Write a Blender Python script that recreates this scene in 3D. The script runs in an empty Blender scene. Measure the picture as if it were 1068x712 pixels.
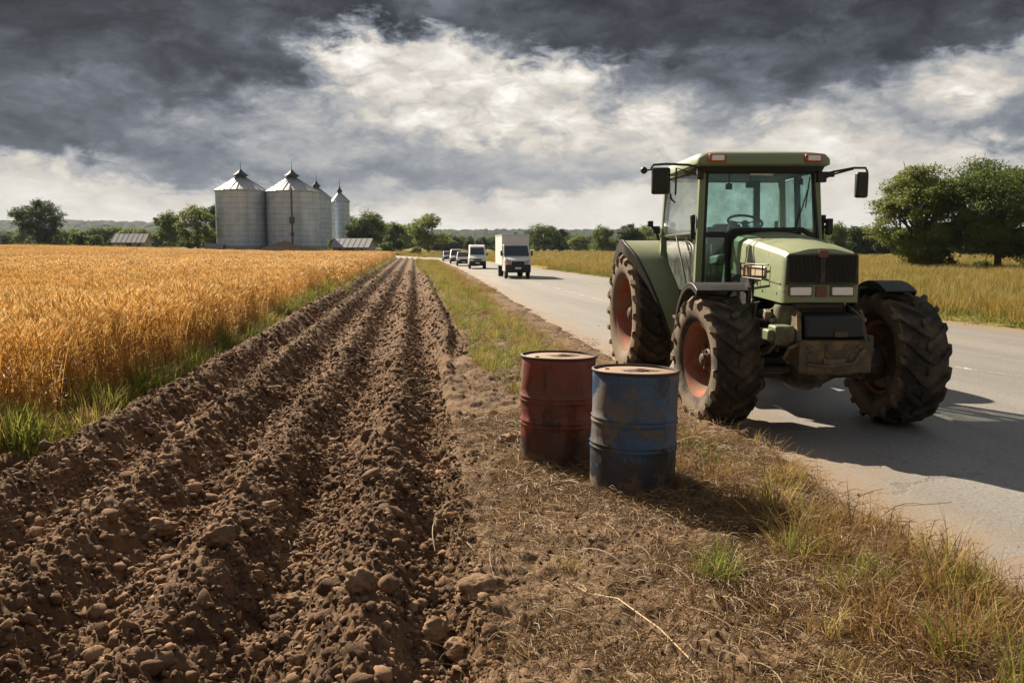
import bpy, bmesh, math, random
import numpy as np
from mathutils import Vector, Matrix, Quaternion

R = math.radians
scene = bpy.context.scene
COL = scene.collection
random.seed(7)
rng = np.random.default_rng(7)

# ------------------------------------------------------------------ camera
cam_data = bpy.data.cameras.new("camera")
cam = bpy.data.objects.new("camera", cam_data)
COL.objects.link(cam)
cam.location = (0, 0, 1.8)
cam.rotation_euler = (R(90) - math.atan(0.11), 0, 0)
cam_data.sensor_width = 36
cam_data.lens = 900 / 1068 * 36
cam_data.clip_start = 0.05
cam_data.clip_end = 20000
scene.camera = cam

# ------------------------------------------------------------------ view
scene.view_settings.view_transform = 'Standard'
scene.view_settings.look = 'None'
scene.view_settings.gamma = 1
scene.view_settings.use_curve_mapping = False
scene.view_settings.exposure = 1.3
scene.cycles.max_bounces = 7
scene.cycles.diffuse_bounces = 3
scene.cycles.glossy_bounces = 3
scene.cycles.transmission_bounces = 4
scene.cycles.transparent_max_bounces = 12
scene.cycles.volume_bounces = 0
scene.cycles.use_denoising = True
scene.cycles.caustics_reflective = False
scene.cycles.caustics_refractive = False
scene.render.film_transparent = False

# ------------------------------------------------------------------ sun
SUN_AZ, SUN_EL = R(-35), R(36)
S = Vector((math.sin(SUN_AZ) * math.cos(SUN_EL), math.cos(SUN_AZ) * math.cos(SUN_EL), math.sin(SUN_EL)))
sun_data = bpy.data.lights.new("sun", 'SUN')
sun_data.energy = 5.0
sun_data.angle = R(0.6)
sun_data.color = (1.0, 0.87, 0.68)
sun = bpy.data.objects.new("sun", sun_data)
COL.objects.link(sun)
sun.rotation_euler = S.to_track_quat('Z', 'Y').to_euler()
sun.location = (-20, 20, 40)


# ------------------------------------------------------------------ node helper
class NT:
    def __init__(self, tree):
        self.t = tree
        self.n = tree.nodes
        self.l = tree.links

    def new(self, kind, **kw):
        nd = self.n.new(kind)
        for k, v in kw.items():
            setattr(nd, k, v)
        return nd

    def put(self, sock, v):
        if v is None:
            return
        if hasattr(v, 'is_output') or hasattr(v, 'links'):
            self.l.new(v, sock)
        else:
            if isinstance(v, (tuple, list)) and sock.type == 'RGBA' and len(v) == 3:
                v = (*v, 1)
            sock.default_value = v

    def m(self, op, a, b=None, c=None, clamp=False):
        nd = self.new('ShaderNodeMath', operation=op, use_clamp=clamp)
        self.put(nd.inputs[0], a)
        self.put(nd.inputs[1], b)
        self.put(nd.inputs[2], c)
        return nd.outputs[0]

    def mix(self, f, a, b, blend='MIX'):
        nd = self.new('ShaderNodeMix', data_type='RGBA', blend_type=blend)
        nd.clamp_factor = True
        self.put(nd.inputs[0], f)
        self.put(nd.inputs[6], a)
        self.put(nd.inputs[7], b)
        return nd.outputs[2]

    def noise(self, vec, scale, detail=4, rough=0.55, dist=0.0, out=0):
        nd = self.new('ShaderNodeTexNoise')
        self.put(nd.inputs['Vector'], vec)
        nd.inputs['Scale'].default_value = scale
        nd.inputs['Detail'].default_value = detail
        nd.inputs['Roughness'].default_value = rough
        nd.inputs['Distortion'].default_value = dist
        return nd.outputs[out]

    def ramp(self, f, stops, interp='LINEAR'):
        nd = self.new('ShaderNodeValToRGB')
        cr = nd.color_ramp
        cr.interpolation = interp
        while len(cr.elements) < len(stops):
            cr.elements.new(0.5)
        for e, (p, c) in zip(cr.elements, stops):
            e.position = p
            e.color = (c, c, c, 1) if isinstance(c, (int, float)) else (*c, 1)
        self.put(nd.inputs[0], f)
        return nd.outputs[0]

    def step(self, f, lo, hi):
        nd = self.new('ShaderNodeMapRange', interpolation_type='SMOOTHSTEP')
        self.put(nd.inputs[0], f)
        nd.inputs[1].default_value = lo
        nd.inputs[2].default_value = hi
        return nd.outputs[0]

    def scale(self, vec, s):
        nd = self.new('ShaderNodeVectorMath', operation='MULTIPLY')
        self.put(nd.inputs[0], vec)
        nd.inputs[1].default_value = s
        return nd.outputs[0]


# ------------------------------------------------------------------ world: stormy broken cloud over a Nishita sky
world = bpy.data.worlds.new("World")
scene.world = world
world.use_nodes = True
w = NT(world.node_tree)
w.n.clear()
tc = w.new('ShaderNodeTexCoord')
sep = w.new('ShaderNodeSeparateXYZ')
w.l.new(tc.outputs['Generated'], sep.inputs[0])
gx, gy, gz = sep.outputs
az = w.m('ARCTAN2', gx, gy)
el = w.m('ARCSINE', gz)
# large scale curling of the cloud borders
planez = w.m('ADD', w.m('MAXIMUM', gz, 0.0), 0.16)
cmb = w.new('ShaderNodeCombineXYZ')
w.put(cmb.inputs[0], w.m('DIVIDE', gx, planez))
w.put(cmb.inputs[1], w.m('DIVIDE', gy, planez))
plane = cmb.outputs[0]
cmb2 = w.new('ShaderNodeCombineXYZ')
w.put(cmb2.inputs[0], w.m('MULTIPLY', az, 1.0))
w.put(cmb2.inputs[1], w.m('MULTIPLY', el, 1.9))
dome = cmb2.outputs[0]
wa = w.m('MULTIPLY', w.m('SUBTRACT', w.noise(dome, 5.0, 6, 0.6), 0.5), 0.20)
cmb3 = w.new('ShaderNodeCombineXYZ')
w.put(cmb3.inputs[0], w.m('ADD', az, 7.3))
w.put(cmb3.inputs[1], w.m('MULTIPLY', el, 1.9))
we = w.m('MULTIPLY', w.m('SUBTRACT', w.noise(cmb3.outputs[0], 6.5, 7, 0.62), 0.5), 0.085)
wb = w.noise(dome, 22.0, 8, 0.62, 0.4, 1)
sb = w.new('ShaderNodeSeparateXYZ')
w.l.new(wb, sb.inputs[0])
A = w.m('ADD', w.m('ADD', w.m('SUBTRACT', az, 0.03), wa), w.m('MULTIPLY', w.m('SUBTRACT', sb.outputs[0], 0.5), 0.16))
Ev = w.m('ADD', w.m('ADD', el, we), w.m('MULTIPLY', w.m('SUBTRACT', sb.outputs[1], 0.5), 0.075))


# brightness of the cloud cover over the part of the sky ahead (rows go up from the horizon, columns from left to right)
ROWS = [
    (1.1, (209, 209, 210, 210, 211, 212, 212, 212, 211, 210, 210, 208, 206)),
    (3.0, (205, 198, 184, 182, 158, 192, 206, 208, 204, 203, 200, 196, 196)),
    (4.5, (186, 140, 116, 122, 128, 142, 156, 168, 190, 196, 194, 188, 188)),
    (6.1, (90, 98, 112, 146, 158, 158, 174, 182, 192, 200, 184, 122, 124)),
    (7.7, (92, 106, 134, 162, 182, 216, 212, 198, 150, 190, 158, 142, 130)),
    (9.3, (86, 98, 88, 130, 196, 196, 216, 138, 122, 110, 156, 180, 160)),
    (10.8, (84, 72, 68, 74, 204, 216, 222, 104, 94, 82, 98, 172, 188)),
    (12.4, (66, 60, 80, 94, 222, 212, 72, 60, 68, 84, 66, 72, 104)),
    (13.9, (58, 60, 78, 84, 60, 92, 84, 68, 62, 62, 60, 58, 62)),
    (15.6, (54, 56, 60, 60, 54, 98, 66, 58, 58, 55, 52, 52, 52)),
    (19.0, (70, 66, 66, 64, 62, 80, 64, 60, 60, 60, 58, 60, 64)),
]
rpos = w.m('DIVIDE', w.m('ADD', A, 0.62), 1.24)
azs = [(math.atan((k * 89 - 534) / 900) + 0.62) / 1.24 for k in range(13)]


def lin(v):
    v /= 255
    return ((v + .055) / 1.055) ** 2.4


cur, prev = None, None
for deg, vals in ROWS:
    row = w.ramp(rpos, [(p, lin(v)) for p, v in zip(azs, vals)], 'EASE')
    if cur is None:
        cur = row
    else:
        cur = w.mix(w.step(Ev, R(prev), R(deg)), cur, row)
    prev = deg
bw = w.new('ShaderNodeRGBToBW')
w.l.new(cur, bw.inputs[0])
lum0 = bw.outputs[0]
billow = w.noise(dome, 10.0, 10, 0.56, 0.25)
wisps = w.noise(plane, 1.0, 9, 0.52, 0.3)
fine = w.noise(dome, 24.0, 9, 0.6, 0.3)
vadd = w.new('ShaderNodeVectorMath', operation='ADD')
w.put(vadd.inputs[0], dome)
w.l.new(w.scale(w.noise(dome, 8.0, 4, 0.6, 0.0, 1), (0.16, 0.10, 0)), vadd.inputs[1])
puff = None          # rounded heads with creases between them
for sc_, am_ in ((10.0, 1.0), (21.0, .6), (44.0, .35), (90.0, .2)):
    q_ = w.m('MULTIPLY', w.m('SUBTRACT', w.m('ABSOLUTE', w.m('SUBTRACT', w.noise(vadd.outputs[0], sc_, 0, 0.5), 0.5)), 0.10), am_ * 2)
    puff = q_ if puff is None else w.m('ADD', puff, q_)
tex = w.m('ADD', w.m('MULTIPLY', w.m('SUBTRACT', billow, 0.5), 1.8), w.m('MULTIPLY', w.m('SUBTRACT', wisps, 0.5), 1.2))
tex = w.m('ADD', tex, w.m('MULTIPLY', w.m('SUBTRACT', fine, 0.5), 1.0))
tex = w.m('ADD', tex, w.m('MULTIPLY', puff, 1.2))
tex = w.m('MULTIPLY', tex, w.m('ADD', 0.24, w.m('MULTIPLY', w.step(el, 0.03, 0.15), 0.76)))
lum = w.m('MULTIPLY', lum0, w.m('POWER', 2.0, tex))
# soft shoulder: thick bright cloud does not burn out
lum = w.m('MULTIPLY', w.m('POWER', lum, 1.08), 1.36)
lum = w.m('DIVIDE', lum, w.m('ADD', w.m('MULTIPLY', lum, 0.26), 1.0))
tint = w.ramp(lum, [(0.0, (.90, .99, 1.20)), (0.18, (.91, .99, 1.16)), (0.40, (.99, 1.0, 1.01)), (0.58, (1.07, .995, .885)), (1.0, (1.03, 1.0, .95))])
cmbl = w.new('ShaderNodeCombineColor')
for k in range(3):
    w.put(cmbl.inputs[k], lum)
cl = w.mix(1.0, cmbl.outputs[0], tint, 'MULTIPLY')
SKY_K = 0.43
# above the picture the cloud is thinner and lets more light through
high = w.step(el, 0.36, 0.75)
cl = w.mix(w.m('MULTIPLY', high, 0.8), cl, (.38, .38, .39))
clb = w.new('ShaderNodeBackground')
w.put(clb.inputs[0], cl)
clb.inputs[1].default_value = SKY_K
sky = w.new('ShaderNodeTexSky', sky_type='NISHITA')
sky.sun_disc = False
sky.sun_elevation = SUN_EL
sky.sun_rotation = SUN_AZ
sky.air_density = 1.2
sky.dust_density = 2.0
skb = w.new('ShaderNodeBackground')
w.l.new(sky.outputs[0], skb.inputs[0])
skb.inputs[1].default_value = 0.08
cover = w.m('SUBTRACT', 0.998, w.m('MULTIPLY', high, w.m('MULTIPLY', w.step(wisps, 0.5, 0.7), 0.7)))
mx = w.new('ShaderNodeMixShader')
w.put(mx.inputs[0], cover)
w.l.new(skb.outputs[0], mx.inputs[1])
w.l.new(clb.outputs[0], mx.inputs[2])
ow = w.new('ShaderNodeOutputWorld')
w.l.new(mx.outputs[0], ow.inputs[0])
world.cycles.sampling_method = 'MANUAL'
world.cycles.sample_map_resolution = 512


# ------------------------------------------------------------------ numpy noise
def _hash(ix, iy, seed):
    h = (ix.astype(np.int64) * 374761393 + iy.astype(np.int64) * 668265263 + seed * 974711) & 0xFFFFFFFF
    h = ((h ^ (h >> 13)) * 1274126177) & 0xFFFFFFFF
    h = (h ^ (h >> 16)) & 0xFFFFFFFF
    return h.astype(np.float64) / 4294967295.0


def vnoise(x, y, seed=0):
    """smooth gradient noise, about -0.7 .. 0.7"""
    x0, y0 = np.floor(x), np.floor(y)
    fx, fy = x - x0, y - y0
    u, v = fx * fx * fx * (fx * (fx * 6 - 15) + 10), fy * fy * fy * (fy * (fy * 6 - 15) + 10)

    def gr(dx, dy):
        a = _hash(x0 + dx, y0 + dy, seed) * (2 * math.pi)
        return np.cos(a) * (fx - dx) + np.sin(a) * (fy - dy)
    a = gr(0, 0) * (1 - u) + gr(1, 0) * u
    b = gr(0, 1) * (1 - u) + gr(1, 1) * u
    return a * (1 - v) + b * v


def fbm(x, y, seed=0, octv=4, gain=0.5):
    s, a, f = 0.0, 1.0, 1.0
    for k in range(octv):
        s = s + a * vnoise(x * f, y * f, seed + k * 17)
        a *= gain
        f *= 2.03
    return s


def clods(x, y, cell, seed, fill=1.0):
    """height of round lumps scattered one per cell"""
    X, Y = x / cell, y / cell
    ix, iy = np.floor(X), np.floor(Y)
    best = np.zeros_like(x)
    for dx in (-1, 0, 1):
        for dy in (-1, 0, 1):
            cx, cy = ix + dx, iy + dy
            px = cx + _hash(cx, cy, seed)
            py = cy + _hash(cx, cy, seed + 5)
            r = 0.22 + 0.5 * _hash(cx, cy, seed + 9) ** 1.6
            r = np.where(_hash(cx, cy, seed + 13) < fill, r, 0.01)
            asp = 0.75 + 0.5 * _hash(cx, cy, seed + 21)
            d2 = ((X - px) * asp) ** 2 + ((Y - py) / asp) ** 2
            best = np.maximum(best, np.sqrt(np.maximum(r * r - d2, 0)))
    return best * cell


def ss(t):
    t = np.clip(t, 0, 1)
    return t * t * (3 - 2 * t)


# ------------------------------------------------------------------ lie of the land
SLOPE = 0.113          # the rows and the road run slightly to the left of straight ahead
ROAD_L = [(-20, 2.6), (2, 2.95), (6.3, 3.08), (9, 3.2), (15, 3.2), (26, 3.25), (48, 3.62), (75, 3.75), (100, 3.3), (130, -.5), (160, -12), (230, -60)]
ROAD_R = [(-20, 18.5), (2, 15.5), (10, 13.9), (18, 12.95), (20.5, 12.6), (30, 12.0), (49, 11.0), (70, 10.0), (100, 8.6), (130, 5.0), (160, -4.5), (230, -50)]


def road_l(y):
    return np.interp(y, [p[0] for p in ROAD_L], [p[1] for p in ROAD_L])


def road_r(y):
    return np.interp(y, [p[0] for p in ROAD_R], [p[1] for p in ROAD_R])


def uu(x, y):
    return x + SLOPE * y


WHEAT_END = 138.0


def land(x, y):
    """broad relief without furrows and clods"""
    yy = np.maximum(y, 1.0)
    rise = 0.95 * ss((-x / yy - 0.2) / 0.4) * ss((y - 40) / 90)
    bank = 0.85 * ss((y - WHEAT_END - 1) / 12) * ss((-x - 0.10 * yy) / 18)
    far = 2.5 * ss((y - 260) / 500)
    return rise + bank + far


def height(x, y, detail=True):
    u = uu(x, y)
    z = land(x, y)
    wob = 0.05 * vnoise(u * 0.3 + 3, y * 0.22, 91) + 0.05 * vnoise(u * 1.2, y * 0.9, 92)
    soilL = ss((u + 3.62 + 0.12 * vnoise(y * 0.9, y * 0 + 4.2, 31)) / 0.25)
    redge = 0.14 + 0.62 * ss((y - 6.0) / 16)
    soilR = 1 - ss((u + wob - redge) / 0.22)
    furrow = soilL * soilR
    prof = 0.5 + 0.5 * np.cos(2 * math.pi * (u + wob + 0.25) / 0.875)
    prof = prof ** 1.15
    amp = 0.315 + 0.05 * vnoise(u * 0.8, y * 0.35, 77)
    z = z + furrow * (amp * prof - 0.14)
    rough = furrow * ss((180 - y) / 60)
    dirt = ss((u - redge + 0.1) / 0.3) * (1 - ss((u - 1.9) / 0.8)) * ss((120 - y) / 40)
    verge = ss((u - 1.5) / 0.7) * (1 - ss((u - 3.0) / 0.6))
    if detail:
        z = z + (0.075 * furrow + 0.075 * dirt) * fbm(x * 2.3, y * 2.3, 3, 4, 0.55)
        z = z + (0.20 * rough + 0.03 * dirt) * clods(x + 0.03 * vnoise(x * 9, y * 9, 2), y, 0.115, 40)
        z = z + (0.50 * rough + 0.10 * dirt) * clods(x, y + 0.02 * vnoise(x * 17, y * 17, 6), 0.055, 50)
        z = z + (0.045 * rough + 0.011 * dirt) * fbm(x * 13, y * 13, 8, 4, 0.6)
        z = z + 0.05 * verge * fbm(x * 1.4, y * 1.4, 14, 5, 0.5) + 0.01 * verge * fbm(x * 12, y * 12, 15, 3)
        z = z + 0.5 * dirt * clods(x + .02 * vnoise(x * 11, y * 11, 81), y, 0.10, 83, .22) * (0.4 + 0.9 * ss(fbm(x * 1.3, y * 1.3, 84, 2) + .5))
        z = z + 0.03 * dirt * np.maximum(0, fbm(x * 1.1 + 9, y * 0.8, 61, 2)) * 2
    # shoulder: the crumbly edge slides under the asphalt
    rl, rr = road_l(y), road_r(y)
    jag = 0.30 * fbm(x * 0.9, y * 0.9, 23, 4, 0.6) if detail else 0
    inside = ss((u - rl + 0.30 + jag) / 0.75) * (1 - ss((u - rr - 0.3 - jag) / 0.6))
    z = z + 0.035 * verge - 0.16 * inside + 0.03 * (1 - inside) * (u > 2.2)
    return z


# ------------------------------------------------------------------ mesh helpers
def mesh_np(name, verts, faces, material=None, smooth=True):
    """verts (n,3), faces (m,k) with one k"""
    me = bpy.data.meshes.new(name)
    verts = np.asarray(verts, dtype=np.float32)
    faces = np.asarray(faces, dtype=np.int32)
    k = faces.shape[1]
    me.vertices.add(len(verts))
    me.vertices.foreach_set('co', verts.ravel())
    me.loops.add(faces.size)
    me.loops.foreach_set('vertex_index', faces.ravel())
    me.polygons.add(len(faces))
    me.polygons.foreach_set('loop_start', np.arange(0, faces.size, k, dtype=np.int32))
    me.polygons.foreach_set('loop_total', np.full(len(faces), k, dtype=np.int32))
    me.polygons.foreach_set('use_smooth', np.full(len(faces), smooth, dtype=bool))
    me.update(calc_edges=True)
    if material:
        me.materials.append(material)
    return me


def link(name, data, parent=None):
    o = bpy.data.objects.new(name, data)
    COL.objects.link(o)
    if parent:
        o.parent = parent
    return o


def tag(o, label=None, cat=None, group=None, kind=None):
    if label:
        o['label'] = label
    if cat:
        o['category'] = cat
    if group:
        o['group'] = group
    if kind:
        o['kind'] = kind
    return o


def thing(name, label, cat, loc=(0, 0, 0), rz=0, group=None):
    o = bpy.data.objects.new(name, None)
    o.empty_display_size = 0.2
    COL.objects.link(o)
    o.location = loc
    o.rotation_euler = (0, 0, rz)
    return tag(o, label, cat, group)


def copy_tree(o, parent=None):
    c = o.copy()
    COL.objects.link(c)
    if parent:
        c.parent = parent
    for ch in list(o.children):
        copy_tree(ch, c)
    return c


# ------------------------------------------------------------------ materials
MATS = {}


def material(name):
    m = bpy.data.materials.new(name)
    m.use_nodes = True
    m.node_tree.nodes.clear()
    t = NT(m.node_tree)
    t.mat = m
    MATS[name] = m
    return t


def finish(t, base, rough=0.8, metal=0.0, bump=None, bump_s=0.4, bump_d=0.02, spec=0.5, coat=0.0, normal=None):
    p = t.new('ShaderNodeBsdfPrincipled')
    t.put(p.inputs['Base Color'], base)
    t.put(p.inputs['Roughness'], rough)
    t.put(p.inputs['Metallic'], metal)
    p.inputs['Specular IOR Level'].default_value = spec
    p.inputs['Coat Weight'].default_value = coat
    p.inputs['Coat Roughness'].default_value = 0.15
    if bump is not None:
        b = t.new('ShaderNodeBump')
        b.inputs['Strength'].default_value = bump_s
        b.inputs['Distance'].default_value = bump_d
        t.put(b.inputs['Height'], bump)
        t.l.new(b.outputs[0], p.inputs['Normal'])
    o = t.new('ShaderNodeOutputMaterial')
    t.l.new(p.outputs[0], o.inputs[0])
    return t.mat


def obco(t):
    return t.new('ShaderNodeTexCoord').outputs['Object']


def simple(name, col, rough=0.6, metal=0.0, var=0.25, scale=6.0, bump=0.0, spec=0.5, dirt=None, dirt_amt=0.5, dscale=3.0, coat=0.0):
    """one paint, plastic or metal with uneven tone, and dirt with a shape of its own"""
    t = material(name)
    v = obco(t)
    n1 = t.noise(v, scale, 6, 0.6)
    c = t.mix(n1, tuple(x * (1 - var) for x in col), tuple(min(1, x * (1 + var)) for x in col))
    r = t.m('ADD', rough, t.m('MULTIPLY', t.m('SUBTRACT', n1, 0.5), 0.25))
    if dirt:
        n2 = t.noise(v, dscale, 8, 0.68, 0.4)
        f = t.m('MULTIPLY', t.step(n2, 0.62 - 0.3 * dirt_amt, 0.80 - 0.3 * dirt_amt), min(1, 0.35 + dirt_amt))
        c = t.mix(f, c, dirt)
        r = t.m('ADD', r, t.m('MULTIPLY', f, 0.3), clamp=True)
    bn = t.noise(v, scale * 9, 4, 0.6) if bump else None
    return finish(t, c, r, metal, bn, bump, 0.01, spec, coat)


# soil
def soil_material(name, dry, moist, straw_tint, tint_amt, fine=60, vary=False):
    t = material(name)
    g = t.new('ShaderNodeNewGeometry')
    v = g.outputs['Position']
    big = t.noise(v, 0.5, 5, 0.6)
    mid = t.noise(v, 5.0, 6, 0.65)
    fi = t.noise(v, fine, 5, 0.7)
    c = t.mix(t.step(mid, 0.34, 0.68), moist, dry)
    c = t.mix(t.m('MULTIPLY', t.step(big, 0.42, 0.66), 0.5), c, tuple(x * 1.25 for x in dry))
    c = t.mix(t.m('MULTIPLY', t.step(fi, 0.55, 0.75), 0.4), c, tuple(x * 1.6 for x in dry))
    if tint_amt:
        st = t.noise(t.scale(v, (1.0, 0.6, 1.0)), 2.2, 6, 0.68)
        c = t.mix(t.m('MULTIPLY', t.step(st, 0.40, 0.66), tint_amt), c, straw_tint)
    if vary:          # each clod dried to its own tone
        rn = t.new('ShaderNodeObjectInfo').outputs['Random']
        c = t.mix(t.step(rn, .55, 1.0), c, tuple(x * 1.4 for x in dry))
        c = t.mix(t.step(rn, .35, .0), c, moist)
    bm = t.m('ADD', t.m('MULTIPLY', mid, 0.5), t.m('MULTIPLY', fi, 0.5))
    return finish(t, c, 0.95, 0, bm, 0.55, 0.03, 0.15)


M_SOIL = soil_material('ploughed_earth', (.160, .096, .055), (.058, .033, .019), None, 0)
M_DIRT = soil_material('verge_earth', (.165, .106, .065), (.070, .043, .026), (.20, .135, .075), 0.5)
M_WGROUND = soil_material('wheat_ground', (.20, .12, .05), (.10, .06, .03), (.28, .17, .06), 0.6)


def meadow_material():
    t = material('meadow_turf')
    g = t.new('ShaderNodeNewGeometry')
    v = g.outputs['Position']
    a = t.noise(t.scale(v, (0.6, 1.0, 1)), 0.10, 6, 0.6)
    b = t.noise(v, 1.4, 6, 0.7)
    c = t.mix(t.step(a, .36, .62), (.115, .115, .028), (.26, .185, .055))
    c = t.mix(t.step(b, .4, .7), c, (.19, .155, .048))
    return finish(t, c, 0.95, 0, b, 0.6, 0.2, 0.1)


M_MEADOW = meadow_material()

# ------------------------------------------------------------------ ground: one relief, cut into its kinds of ground
NX, NY = 1120, 1420
tt = np.linspace(0, 1, NY)
ys = (1.0 + 2.0) * (152.0 / 3.0) ** tt - 2.0
aa = np.concatenate([np.linspace(-0.80, -0.56, 130, endpoint=False), np.linspace(-0.56, 0.34, 800, endpoint=False), np.linspace(0.34, 0.86, NX - 930)])
GX = (aa[None, :] * (ys[:, None] + 2.0)).ravel()
GY = np.repeat(ys, NX)
GZ = height(GX, GY)
GU = uu(GX, GY)
ii = np.arange((NY - 1) * (NX - 1))
r0 = (ii // (NX - 1)) * NX + ii % (NX - 1)
QUAD = np.stack([r0, r0 + 1, r0 + NX + 1, r0 + NX], 1)
qc_u = GU[QUAD].mean(1)
qc_x = GX[QUAD].mean(1)
qc_y = GY[QUAD].mean(1)
jit = 0.25 * fbm(qc_x * 1.1, qc_y * 1.1, 70, 3)
zone = np.full(len(QUAD), 1)
zone[qc_u < -3.5 + 0.4 * jit] = 0
zone[qc_u > (0.25 + 0.55 * ss((qc_y - 6) / 14)) + jit] = 2
zone[qc_u > road_r(qc_y) - 0.6] = 3
zone[(qc_y > WHEAT_END + 0.6 * jit)] = 3
hidden = (qc_u > road_l(qc_y) + 1.6) & (qc_u < road_r(qc_y) - 1.4)
for k, (nm, mt) in enumerate([('wheat_field_ground', M_WGROUND), ('ploughed_field', M_SOIL), ('roadside_ground', M_DIRT), ('meadow_ground', M_MEADOW)]):
    q = QUAD[(zone == k) & ~hidden]
    used, inv = np.unique(q, return_inverse=True)
    me = mesh_np(nm, np.stack([GX[used], GY[used], GZ[used]], 1), inv.reshape(-1, 4), mt)
    tag(link(nm, me), kind='structure')

# wide ground to the horizon
gx = np.concatenate([-np.geomspace(2500, 6, 60), np.linspace(-5, 5, 9), np.geomspace(6, 2500, 60)])
gy = np.concatenate([-np.geomspace(600, 4, 24), np.linspace(-3, 140, 40), np.geomspace(145, 2000, 60)])
WX, WY = np.meshgrid(gx, gy)
wz = land(WX, WY) + np.where((WY < 146) & (WY > -3), -0.45, -0.03) + np.where(WY <= -3, -0.1, 0)
n0, n1 = WX.shape
ii = np.arange((n0 - 1) * (n1 - 1))
r0 = (ii // (n1 - 1)) * n1 + ii % (n1 - 1)
tag(link('ground', mesh_np('ground', np.stack([WX.ravel(), WY.ravel(), wz.ravel()], 1), np.stack([r0, r0 + 1, r0 + n1 + 1, r0 + n1], 1), M_MEADOW)), kind='structure')


# ------------------------------------------------------------------ road
def asphalt():
    t = material('worn_asphalt')
    g = t.new('ShaderNodeNewGeometry')
    v = g.outputs['Position']
    # coordinates that run along the road
    vr = t.new('ShaderNodeVectorRotate', rotation_type='Z_AXIS')
    t.put(vr.inputs['Vector'], v)
    vr.inputs['Angle'].default_value = -math.atan(SLOPE) - .05
    along = t.scale(vr.outputs[0], (1.0, 0.05, 1.0))
    big = t.noise(v, 0.35, 6, 0.62)
    tracks = t.noise(along, 1.1, 5, 0.6)
    streak = t.noise(along, 6.0, 5, 0.65)
    agg = t.noise(v, 60.0, 4, 0.85)
    agg2 = t.noise(v, 24.0, 6, 0.85)
    c = t.mix(t.step(tracks, .35, .65), (.160, .149, .137), (.215, .20, .182))
    c = t.mix(t.m('MULTIPLY', t.step(streak, .5, .72), .45), c, (.14, .13, .122))
    c = t.mix(t.m('MULTIPLY', t.step(big, .52, .74), .5), c, (.22, .195, .165))
    c = t.mix(t.m('MULTIPLY', t.step(agg, .50, .62), .6), c, (.42, .40, .37))
    c = t.mix(t.m('MULTIPLY', t.step(agg2, .52, .62), .7), c, (.05, .051, .048))
    # dust and crumbs of soil carried on from the verge
    at = t.new('ShaderNodeAttribute', attribute_name='edge')
    dn = t.noise(v, 2.4, 8, 0.7, 0.6)
    df = t.step(t.m('SUBTRACT', t.m('ADD', at.outputs['Fac'], dn), 0.55), 0.15, 0.75)
    c = t.mix(t.m('MULTIPLY', df, .8), c, (.23, .16, .10))
    # cracks
    vo = t.new('ShaderNodeTexVoronoi', feature='DISTANCE_TO_EDGE')
    wv = t.new('ShaderNodeVectorMath', operation='ADD')
    t.put(wv.inputs[0], v)
    nz = t.noise(v, 1.6, 5, 0.6, 0, 1)
    t.l.new(t.scale(nz, (.8, .8, 0)), wv.inputs[1])
    t.l.new(wv.outputs[0], vo.inputs['Vector'])
    vo.inputs['Scale'].default_value = 0.38
    cr = t.m('SUBTRACT', 1.0, t.step(vo.outputs['Distance'], 0.001, 0.006))
    cr = t.m('MULTIPLY', cr, t.step(big, .42, .58))
    c = t.mix(t.m('MULTIPLY', cr, .28), c, (.06, .045, .04))
    bm = t.m('ADD', t.m('MULTIPLY', agg, .5), t.m('SUBTRACT', t.m('MULTIPLY', agg2, .5), cr))
    return finish(t, c, t.m('ADD', .46, t.m('MULTIPLY', agg2, .22)), 0, bm, 0.6, 0.008, 0.55)


def strip(name, pts_l, pts_r, ylist, z, mat, across=24):
    """a sheet between two lines given as x(y)"""
    yv = np.asarray(ylist)
    s = np.linspace(0, 1, across)
    X = pts_l(yv)[:, None] * (1 - s) + pts_r(yv)[:, None] * s
    Y = np.repeat(yv[:, None], across, 1)
    Z = z + land(X, Y)
    n0, n1 = X.shape
    ii = np.arange((n0 - 1) * (n1 - 1))
    r0 = (ii // (n1 - 1)) * n1 + ii % (n1 - 1)
    return mesh_np(name, np.stack([X.ravel(), Y.ravel(), Z.ravel()], 1), np.stack([r0, r0 + 1, r0 + n1 + 1, r0 + n1], 1), mat), X, Y


ry = np.concatenate([np.linspace(-20, 2, 8), np.linspace(2.5, 60, 120), np.linspace(61, 230, 110)])
me, RX, RY = strip('road', lambda y: road_l(y) - SLOPE * y - .35, lambda y: road_r(y) - SLOPE * y + .45, ry, 0.0, asphalt(), 60)
ed = np.minimum((uu(RX, RY) - road_l(RY)), (road_r(RY) - uu(RX, RY)))
edge = np.clip(1 - (ed + .3) / 1.5, 0, 1).ravel().astype(np.float32)
at = me.attributes.new('edge', 'FLOAT', 'POINT')
at.data.foreach_set('value', edge)
road = tag(link('road', me), kind='structure')


def paint(name, col, wear):
    t = material(name)
    g = t.new('ShaderNodeNewGeometry')
    v = g.outputs['Position']
    n = t.noise(v, 9.0, 8, 0.75)
    n2 = t.noise(v, 0.9, 3, 0.6)
    f = t.step(t.m('ADD', n, t.m('MULTIPLY', n2, .6)), wear, wear + .14)
    p = t.new('ShaderNodeBsdfPrincipled')
    t.put(p.inputs['Base Color'], t.mix(t.noise(v, 40, 4, .7), tuple(x * .7 for x in col), col))
    p.inputs['Roughness'].default_value = .7
    tr = t.new('ShaderNodeBsdfTransparent')
    mxs = t.new('ShaderNodeMixShader')
    t.put(mxs.inputs[0], f)
    t.l.new(tr.outputs[0], mxs.inputs[1])
    t.l.new(p.outputs[0], mxs.inputs[2])
    o = t.new('ShaderNodeOutputMaterial')
    t.l.new(mxs.outputs[0], o.inputs[0])
    return t.mat


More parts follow.
